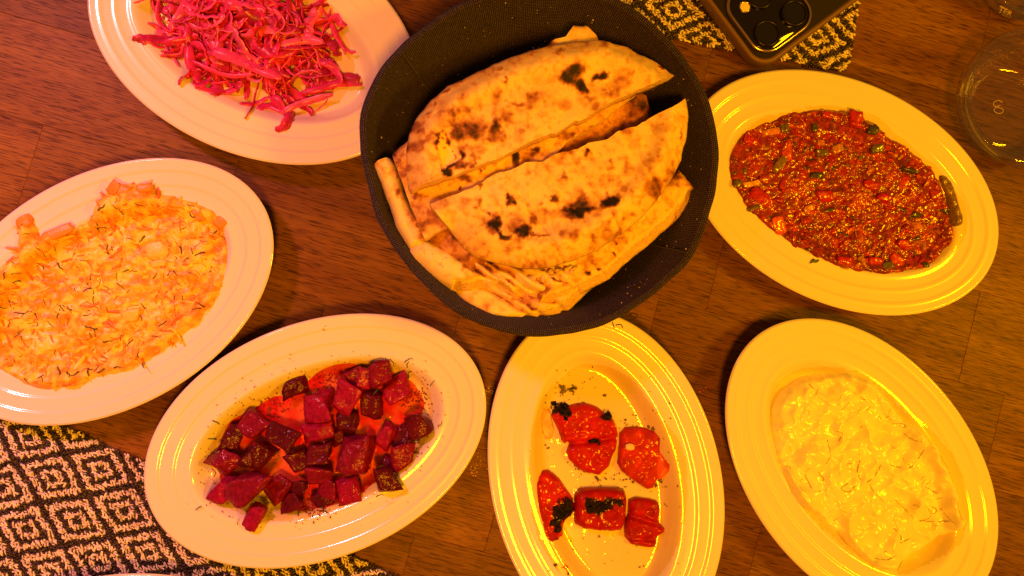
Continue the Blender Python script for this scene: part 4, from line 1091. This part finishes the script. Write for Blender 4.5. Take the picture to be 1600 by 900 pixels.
p5 = pepper('small crumpled roasted pepper piece at the lower right', [(515, 628), (600, 640), (620, 660), (612, 720), (640, 745), (605, 770), (605, 800), (570, 803), (500, 785), (497, 720), (510, 690)], 8, 4.8, RED2, [((510, 690), (612, 722), 3., 1.5), ((500, 770), (610, 772), 1.8, 1.5)], 86)
p6 = pepper('thin pale orange pepper strip beside the largest piece', [(200, 327), (236, 320), (257, 420), (222, 434)], 7, 1.4, (.80, .46, .12), (), 87, sm=1)
bag = Bag()
for i in range(230):
    if rg.random() < .55: x, y = [(295, 262), (450, 570), (520, 395), (350, 530), (610, 590), (460, 585)][rg.integers(0, 6)]; x += rg.normal(0, 32); y += rg.normal(0, 18)
    else: x, y = rg.uniform(200, 680), rg.uniform(180, 880)
    X, Y = U1(*zp([(x, y)])[0], 8); s = rg.uniform(.35, .9) if rg.random() < .85 else rg.uniform(.9, 1.9)
    zz = P.z1(X, Y) + .95
    for pc in (p1, p2, p3, p4, p5):
        pass
    v, f = blob((s, s * rg.uniform(.5, 1), .35), i, 1, .2, .2); bag.add(rotz(v, rg.uniform(0, 3)) + np.array([X, Y, zz]), f)
for (x, y, s) in [(283, 262, 5.5), (315, 262, 5.), (262, 320, 5), (345, 530, 6), (620, 575, 3.5), (590, 395, 3.), (535, 395, 3.), (350, 312, 4)]:
    X, Y = U1(*zp([(x, y)])[0], 8)
    for j in range(7):
        q = s * rg.uniform(.2, .5); v, f = blob((q, q * .6, .4), int(x) + j, 2, .1, .8)
        bag.add(rot_any(v, *rg.normal(0, .4, 2), rg.uniform(0, 3)) + np.array([X + rg.normal(0, s * .25), Y + rg.normal(0, s * .2), P.z1(X, Y) + 1.2]), f)
tag(bag.build('dried_herbs', M['herb2']), 'dried green herb flakes scattered over the pepper plate', 'herb', kind='stuff')

# --- tomato relish
rg = np.random.default_rng(66)
P = PL['tom']
zt_ = lambda pts: Z(pts, (1090, 90), 2.196)
tm_px = zt_([(100, 370), (120, 310), (150, 262), (220, 228), (300, 202), (380, 185), (460, 190), (540, 215), (600, 244), (632, 282), (700, 322), (760, 367), (795, 412), (838, 500), (846, 560), (862, 620), (830, 668), (780, 715), (700, 732), (640, 747), (560, 737), (470, 722), (400, 692), (330, 652), (280, 622), (240, 592), (200, 562), (150, 512), (130, 462), (105, 432)])
puddle('olive_oil', zt_([(90, 370), (120, 280), (220, 205), (390, 170), (560, 200), (680, 290), (800, 390), (880, 500), (895, 600), (840, 690), (700, 745), (560, 745), (400, 705), (240, 610), (140, 520), (95, 440)]), P, M['oil'], .5, 'thin amber oil rim around the tomato relish', seed=19)
tomm = Mound(tm_px, P, 6.0, 3.5, 9., 1.6, 1, [(7, 1.6, 0), (3.2, 1.6, 0), (1.9, 1.1, 0), (2.6, .6, 1)], 91)
tom = empty('tomato_relish', (*U1(1315, 300, 5), 5)); tag(tom, 'chunky glossy red tomato and pepper relish', 'relish')
def tomcol(x, y, d, z):
    n = fbm(x, y, 6, 3, 92); m2 = fbm(x, y, 3, 3, 93)
    c = lerp((.17, .014, .004), (.33, .034, .008), sstep(.35, .65, n))
    return c * .6 + .4 * lerp((.12, .028, .006), (.42, .038, .009), sstep(.38, .62, m2))
child(tomm.build('sauce', .8, M['sauce'], tomcol), tom)
kinds = [('tomato_piece', [(.38, .014, .006), (.30, .010, .006), (.42, .03, .008)], .42), ('green_pepper_piece', [(.09, .060, .009), (.06, .052, .009), (.15, .09, .014)], .24), ('onion_piece', [(.42, .13, .025), (.36, .085, .018), (.46, .19, .04)], .34)]
pts = tomm.sample(760, rg, 1.2); bag = Bag()
for i, p in enumerate(pts):
    r = rg.random(); k = 0 if r < .52 else (1 if r < .66 else 2)
    nm, cols, _ = kinds[k]; c = np.array(cols[rg.integers(0, 3)]) * rg.uniform(.75, 1.1)
    big = i < 170
    s = rg.uniform(3.2, 6.5) if big else rg.uniform(1.3, 2.8)
    if k == 2: s *= .7
    z = float(tomm.z([p[0]], [p[1]])[0])
    v, f = blob((s * rg.uniform(.8, 1.7), s * rg.uniform(.4, .9), s * rg.uniform(.35, .55)), 2000 + i, 5 if big else 3, .75, .5)
    v = rot_any(v, *rg.normal(0, .25, 2), rg.uniform(0, 6.3)) + np.array([p[0], p[1], z - s * .16])
    if big: child(mesh(nm, v, f, M['sauce'], None, True, np.broadcast_to(c, v.shape)), tom)
    else: bag.add(v, f, c)
o = child(bag.build('fine_vegetable_bits', M['sauce']), tom); o['kind'] = 'stuff'
G1, G2, T1, O1 = (.05, .05, .010), (.11, .085, .014), (.40, .012, .006), (.48, .15, .025)
for (x, y, L, W, a, c) in [(575, 262, 15, 12, -.3, G1), (610, 315, 22, 15, .2, G2), (422, 330, 20, 11, .1, G2), (402, 408, 22, 12, -.1, G1), (420, 292, 14, 10, 0, O1), (478, 312, 20, 13, .3, (.45, .18, .02)), (185, 285, 24, 17, -.3, T1), (200, 490, 34, 28, -.8, T1), (180, 437, 30, 10, .15, (.66, .34, .06)), (590, 440, 22, 15, -.4, T1), (640, 480, 24, 14, -.3, T1), (430, 478, 26, 18, .2, T1), (745, 575, 16, 12, .2, O1), (270, 580, 18, 26, .3, (.58, .09, .02)), (250, 255, 26, 12, .2, (.58, .2, .04)), (295, 240, 12, 16, 0, G2), (125, 438, 12, 14, 0, G2), (705, 640, 22, 13, 0, T1), (380, 520, 20, 12, .4, O1), (600, 700, 22, 14, 0, T1), (490, 700, 26, 13, -.2, T1), (640, 715, 20, 14, .3, G2), (280, 365, 34, 14, .9, (.2, .13, .02)), (520, 225, 20, 26, 0, T1), (398, 240, 10, 14, 0, G1), (770, 712, 12, 9, 0, G1), (300, 320, 16, 30, 0, (.5, .06, .012))]:
    X, Y = U1(*zt_([(x, y)])[0], 11); z = float(tomm.z([X], [Y])[0]); k = .37 / 2.196 * 1.05
    v, f = blob((L * k * 2, W * k * 2, 3.2), int(x * 3 + y), 5, .45, .28)
    nm = 'green_pepper_piece' if c in (G1, G2) else ('tomato_piece' if c == T1 else 'onion_piece')
    child(mesh(nm, rotz(v, a) + np.array([X, Y, z + .25]), f, M['sauce'], None, True, np.broadcast_to(c, v.shape)), tom)
gp = smooth_poly(U(zt_([(800, 412), (825, 408), (850, 440), (870, 500), (888, 560), (885, 578), (850, 585), (836, 560), (846, 530), (830, 480)]), 9), 1)
o = slab('green_pepper_strip', gp, .8, lambda x, y, de, dc: P.z(x, y) + .6 + 2.4 * (1 - np.exp(-de / 1.5)) + (fbm(x, y, 3, 2, 3) - .5) * 1.2, M['sauce'], zbot=lambda x, y: P.z(x, y) + .2,
         col_fn=lambda x, y, d, z: lerp((.15, .085, .010), (.22, .13, .018), fbm(x, y, 4, 2, 8)), rough=.4)
child(o, tom)
lf = smooth_poly(U(zt_([(366, 712), (380, 690), (385, 700), (402, 695), (392, 708), (378, 706)]), 9), 1)
o = slab('parsley_leaf', lf, .7, lambda x, y, de, dc: P.z(x, y) + 1.2 + .3 * de, M['herb'], zbot=lambda x, y: P.z(x, y) + .7); child(o, tom)

# --- yogurt dip
rg = np.random.default_rng(77)
P = PL['yog']
zy = lambda pts: Z(pts, (1120, 490), 2.196)
yg_px = zy([(185, 340), (218, 272), (290, 218), (380, 200), (470, 205), (532, 250), (582, 312), (642, 372), (702, 422), (752, 490), (786, 570), (802, 650), (834, 714), (762, 760), (702, 812), (642, 852), (592, 880), (520, 860), (460, 800), (400, 740), (330, 690), (270, 640), (225, 560), (195, 450)])
yogm = Mound(yg_px, P, 8.0, 2.6, 9., .9, 2, [(17, 3.2, 0), (13, 2.2, 1), (6.5, .7, 1), (3.2, .12, 1)], 101)
puddle('yogurt_whey', zy([(170, 300), (230, 200), (370, 165), (500, 200), (600, 300), (720, 400), (810, 520), (845, 680), (800, 800), (650, 890), (520, 880), (380, 770), (240, 640), (180, 480)]), P, M['oil'], .3, 'thin oily film around the yogurt dip', seed=23)
yog = empty('yogurt_dip', (*U1(1345, 725, 5), 5)); tag(yog, 'pale swirled yogurt dip with dark herb wisps', 'dip')
child(yogm.build('yogurt', .8, M['yogurt'], lambda x, y, d, z: lerp((.86, .86, .56), (.85, .80, .50), sstep(.4, .65, fbm(x, y, 12, 3, 102)))), yog)
curl = [[(480, 500), (470, 540), (490, 572), (525, 560), (550, 520), (545, 490)], [(290, 535), (320, 600), (345, 605)], [(515, 580), (530, 610), (560, 640)], [(630, 410), (655, 428), (680, 430)], [(570, 510), (600, 520), (640, 525), (670, 490), (690, 445)],
        [(735, 475), (750, 500), (770, 540)], [(785, 620), (800, 690), (832, 714)], [(700, 590), (720, 600), (755, 620), (740, 630)], [(690, 710), (720, 690), (700, 650)], [(595, 730), (620, 760), (615, 780), (650, 765)], [(525, 830), (570, 835), (600, 820)],
        [(610, 640), (640, 670), (660, 700)], [(440, 300), (425, 320), (415, 330)], [(495, 330), (515, 315)], [(310, 240), (325, 255)], [(530, 262), (545, 268)], [(590, 375), (625, 375), (630, 385)], [(680, 705), (740, 710), (780, 700)], [(600, 870), (630, 840)], [(370, 430), (375, 480), (360, 510)], [(230, 520), (245, 525), (225, 535)], [(265, 580), (275, 605)], [(340, 540), (355, 560), (350, 570)], [(435, 575), (410, 595), (440, 605), (455, 585)], [(400, 400), (420, 410), (410, 435)], [(720, 655), (740, 665), (730, 680), (715, 668)], [(480, 290), (495, 292)], [(750, 660), (770, 690), (785, 710)]]
for pts in curl:
    q = spline([(*U1(*p, 11), 0) for p in zy(pts)], 16); q[:, 0] += rg.normal(0, .12, 16); q[:, 1] += rg.normal(0, .12, 16)
    q[:, 2] = yogm.z(q[:, 0], q[:, 1]) + .04
    q[:, 2] = np.convolve(np.pad(q[:, 2], 2, 'edge'), np.ones(5) / 5, 'valid')
    v, f = tube(q, rg.uniform(.14, .26), 4); child(mesh('herb_wisp', v, f, M['wisp'] if 'wisp' in M else M.setdefault('wisp', pm('herb_wisp', (.34, .24, .08), .5, color2=(.5, .38, .16), nscale=300))), yog)
for p in yogm.sample(40, rg, 2):
    v, f = sprig(yogm.z, p[0], p[1], rg.uniform(0, 6.3), rg.uniform(2, 4.5), .11, rg, .6); child(mesh('herb_wisp', v, f, M['wisp']), yog)

# ------------------------------------------------------------------ phone lying on the placemat
def rrect(w, h, r, n=8):
    out = []
    for cx, cy, a0 in ((w / 2 - r, h / 2 - r, 0), (-w / 2 + r, h / 2 - r, 90), (-w / 2 + r, -h / 2 + r, 180), (w / 2 - r, -h / 2 + r, 270)):
        for k in range(n + 1):
            a = math.radians(a0 + 90 * k / n); out.append((cx + r * math.cos(a), cy + r * math.sin(a)))
    return out
def stack(layers, cap_top=True, cap_bot=True):
    """layers: (outline, z)"""
    V, F = [], []; n = len(layers[0][0])
    for pl, z in layers: V += [(x, y, z) for x, y in pl]
    for i in range(len(layers) - 1):
        for k in range(n):
            l = (k + 1) % n; F.append([i * n + k, i * n + l, (i + 1) * n + l, (i + 1) * n + k])
    if cap_bot: F.append(list(range(n))[::-1])
    if cap_top: F.append([(len(layers) - 1) * n + k for k in range(n)])
    return V, F
PZ = 3.6
cor = np.array(U1(1191, 99, PZ + 10)); av = np.array(U1(1332, -2, PZ + 10)) - np.array(U1(1216, 84, PZ + 10)); av /= np.hypot(*av)
au = np.array([-av[1], av[0]])
PW, PLn = 75.5, 151.0
pc = cor + av * (PLn / 2 - 4.0) + au * (PW / 2 - 3.5)
phone = empty('smartphone', (pc[0], pc[1], PZ)); phone.rotation_euler = (0, 0, math.atan2(av[1], av[0]))
tag(phone, 'dark smartphone in a brown case, lying face down on the placemat', 'phone')
lay = [(rrect(PLn - 2 * i, PW - 2 * i, 13 - i), z) for i, z in ((1.6, 0), (.5, .8), (0, 2.4), (0, 8.6), (.5, 10.0), (1.4, 10.6), (2.4, 10.3), (2.8, 9.6))]
V, F = stack(lay); mesh('case', V, F, M['case'], phone)
V, F = stack([(rrect(PLn - 6., PW - 6., 10.), 9.62), (rrect(PLn - 6.6, PW - 6.6, 9.8), 9.9)]); mesh('back_panel', V, F, M['caseback'], phone)
IS = 40.0
ix, iy = -PLn / 2 + 4.2 + IS / 2 + 2.2, -PW / 2 + 4.2 + IS / 2 + 2.2
def at(o, x, y, z=0): o.location = (x * MM, y * MM, z * MM); return o
V, F = stack([(rrect(IS + 4 - 2 * i, IS + 4 - 2 * i, 12.5 - i), z) for i, z in ((0, 9.6), (0, 11.4), (.5, 12.0), (1.4, 12.2), (1.9, 11.8), (2.0, 11.0))], cap_top=False)
isl = at(mesh('camera_island', V, F, M['metal'], phone), ix, iy)
V, F = stack([(rrect(IS, IS, 10.5), 10.9), (rrect(IS - .6, IS - .6, 10.3), 11.2)]); mesh('camera_glass', V, F, M['blackglass'], isl)
def lensat(x, y):
    V, F = lathe([(7.7, 11.1), (7.9, 12.8), (7.5, 13.3), (6.7, 13.2), (6.5, 12.6), (6.4, 12.4)], 48)
    o = at(mesh('lens', V, F, M['metal_dark'], isl), x, y)
    V, F = lathe([(6.4, 12.4), (4.5, 12.5), (3.0, 12.2), (1.2, 12.0), (.01, 11.98)], 40); at(mesh('lens_cover', V, F, M['lens'], isl), x, y)
M['metal_dark'] = pm('dark_anodised_metal', (.035, .03, .025), .3, metal=.9)
q_ = IS / 4 + .4
lensat(-q_, -q_); lensat(q_, -q_); lensat(0., q_ - .5)
V, F = lathe([(3.5, 11.1), (3.4, 11.7), (2.9, 11.8), (2.8, 11.5)], 32); at(mesh('flash_ring', V, F, M['metal'], isl), -q_ - .5, q_ - .5)
V, F = lathe([(2.8, 11.5), (1.6, 11.75), (.01, 11.85)], 32); at(mesh('flash', V, F, M['led'], isl), -q_ - .5, q_ - .5)
V, F = lathe([(2.6, 11.2), (2.4, 11.5), (.01, 11.5)], 32); at(mesh('depth_sensor', V, F, M['lens'], isl), q_ + .5, q_ - .5)

# ------------------------------------------------------------------ drinking glasses
def tumbler(px, r0, r1, H, label):
    """low, wide, thick-walled glass dish with turned ripples"""
    x, y = U1(*px, 4.)
    root = empty('glass_dish', (x, y, 0)); tag(root, label, 'glass', 'clear glass dishes')
    k = r1 - r0
    pr = [(.01, .7), (r0 * .5, .7), (r0 - 4, .6), (r0 - 1.5, .2), (r0 + .8, .8), (r0 + k * .45, 4.5), (r0 + k * .75, 11.), (r1 - .6, H * .72), (r1 + .2, H - 2.), (r1 - .5, H - .2), (r1 - 2., H - .1), (r1 - 3.2, H - 2.2),
          (r1 - 4., H * .72), (r0 + k * .62 - 3., 13.), (r0 + k * .3 - 2.2, 8.), (r0 - 1.6, 5.8), (r0 - 4., 5.02), (r0 * .5, 5.0), (.01, 5.0)]
    pr = spline([(a, b, 0) for a, b in pr], 190)[:, :2]
    rip = .6 * np.sin(pr[:, 1] * 1.55 + .8) * sstep(4., 8., pr[:, 1]) * (1 - sstep(H - 4., H - 1., pr[:, 1]))
    pr[:, 0] = np.maximum(pr[:, 0] + rip, .01)
    V, F = lathe([tuple(p) for p in pr], 128); V[:, 2] += .1
    an = np.arctan2(V[:, 1], V[:, 0])
    V[:, :2] *= (1 + .006 * np.sin(5 * an + V[:, 2] * .22) * (V[:, 2] > 7))[:, None]
    mesh('glass_body', V, F, M['glass'], root)
    return root
g1 = tumbler((1573, 168), 25., 40.5, 27, 'clear round glass dish at the right edge beside the tomato plate')
pts = [(1566, 160), (1560, 157), (1553, 160), (1553, 165), (1560, 168), (1567, 171), (1566, 176), (1559, 177), (1553, 173), (1556, 168), (1563, 164)]
q = spline([(*U1(a, b, 5.2), 5.25) for a, b in pts], 50)
v, f = tube(q, .14, 5); child(mesh('embossed_mark', v, f, M['glass_mark'] if 'glass_mark' in M else M.setdefault('glass_mark', pm('glass_ridge', (.75, .6, .45), .15, coat=.5))), g1)
g2 = tumbler((1588, -28), 19., 29.5, 22, 'clear glass dish with embossed letters at the top right corner')
def letters(txt, px, size, ang, parent, z):
    cu = bpy.data.curves.new('embossed_letters', 'FONT'); cu.body = txt; cu.size = size * MM; cu.extrude = .25 * MM; cu.bevel_depth = .12 * MM; cu.align_x = 'CENTER'; cu.resolution_u = 3
    t = bpy.data.objects.new('tmp_text', cu); COL.objects.link(t)
    bpy.context.view_layer.update()
    me = bpy.data.meshes.new_from_object(t.evaluated_get(bpy.context.evaluated_depsgraph_get())); bpy.data.objects.remove(t)
    o = bpy.data.objects.new('embossed_letters', me); COL.objects.link(o); me.materials.clear(); me.materials.append(M['glass_mark'])
    x, y = U1(*px, z); o.location = (x * MM - parent.location.x, y * MM - parent.location.y, z * MM); o.rotation_euler = (0, 0, ang); o.parent = parent
letters('TER', (1569, 22), 5.2, math.radians(-24), g2, 5.2)

# ------------------------------------------------------------------ crumbs and sauce trail on the wood
rg = np.random.default_rng(88); bag = Bag()
for (cx, cy, n, sp) in [(741, 733, 26, 7), (765, 609, 16, 4), (752, 715, 6, 5), (700, 700, 3, 30)]:
    for i in range(n):
        X, Y = U1(cx + rg.normal(0, sp), cy + rg.normal(0, sp), 0); s = rg.uniform(.3, 1.1)
        v, f = blob((s, s * .8, s * .7), i, 2, .3, .4); bag.add(rotz(v, rg.uniform(0, 3)) + np.array([X, Y, s * .25]), f)
v, f = tube(spline([(*U1(757, 607, 1), 1.), (*U1(762, 611, 1), 1.4), (*U1(769, 609, 1), 1.), (*U1(771, 613, 1), .8)], 12), .35, 4); bag.add(v, f)
tag(bag.build('bread_crumbs', M['crumb']), 'scattered crumbs on the wood between beetroot and pepper plates', 'crumbs', kind='stuff')
bag = Bag()
for (px, py, s) in [(1094, 612, 2.2), (1099, 609, 1.4), (1104, 605, 1.8), (1108, 603, 1.2), (1112, 600, .9), (1118, 597, .7)]:
    X, Y = U1(px, py); v, f = blob((s, s * .7, s * .4), int(px), 3, .8, .2); bag.add(v + np.array([X, Y, .1]), f, (.2, .03, .01))
tag(bag.build('sauce_drips', M['sauce']), 'tiny trail of dried sauce drips on the wood right of the pepper plate', 'drips', kind='stuff')

# small splashes on the plate rims
for px, py, s0, c, plate, lab in [(554, 541, 2.0, (.25, .01, .04), 'beet', 'single red juice spot on the upper rim of the beetroot plate'), (885, 888, 4.5, (.62, .16, .03), 'pep', 'faint orange oil smear at the bottom of the pepper plate'), (507, 513, 3.4, (.66, .40, .22), 'beet', 'pale brown sauce stain on the top rim of the beetroot plate'),
                                  (302, 478, 3.0, (.85, .55, .12), 'car', 'thin yellow dressing smear on the right rim of the carrot plate'), (477, 40, 1.6, (.55, .10, .06), 'cab', 'pinkish juice drop on the right side of the cabbage plate')]:
    pl = PL[plate]; X, Y = U1(px, py, 14); zz = pl.z1(X, Y); X, Y = U1(px, py, zz)
    pts = np.array([(X + s0 * (.55 + .35 * math.sin(3 * a + px)) * math.cos(a), Y + s0 * .8 * (.55 + .35 * math.cos(2 * a + py)) * math.sin(a)) for a in np.linspace(0, 2 * math.pi, 14, endpoint=False)])
    o = slab('sauce_spot', smooth_poly(pts, 1), .6, lambda x, y, de, dc: pl.z(x, y) + .05 + .12 * (1 - np.exp(-de / .4)), M['sauce'], zbot=lambda x, y: pl.z(x, y) - .05, col_fn=lambda x, y, d, z: np.broadcast_to(np.array([c]), (len(x), 3)))
    tag(o, lab, 'stain')
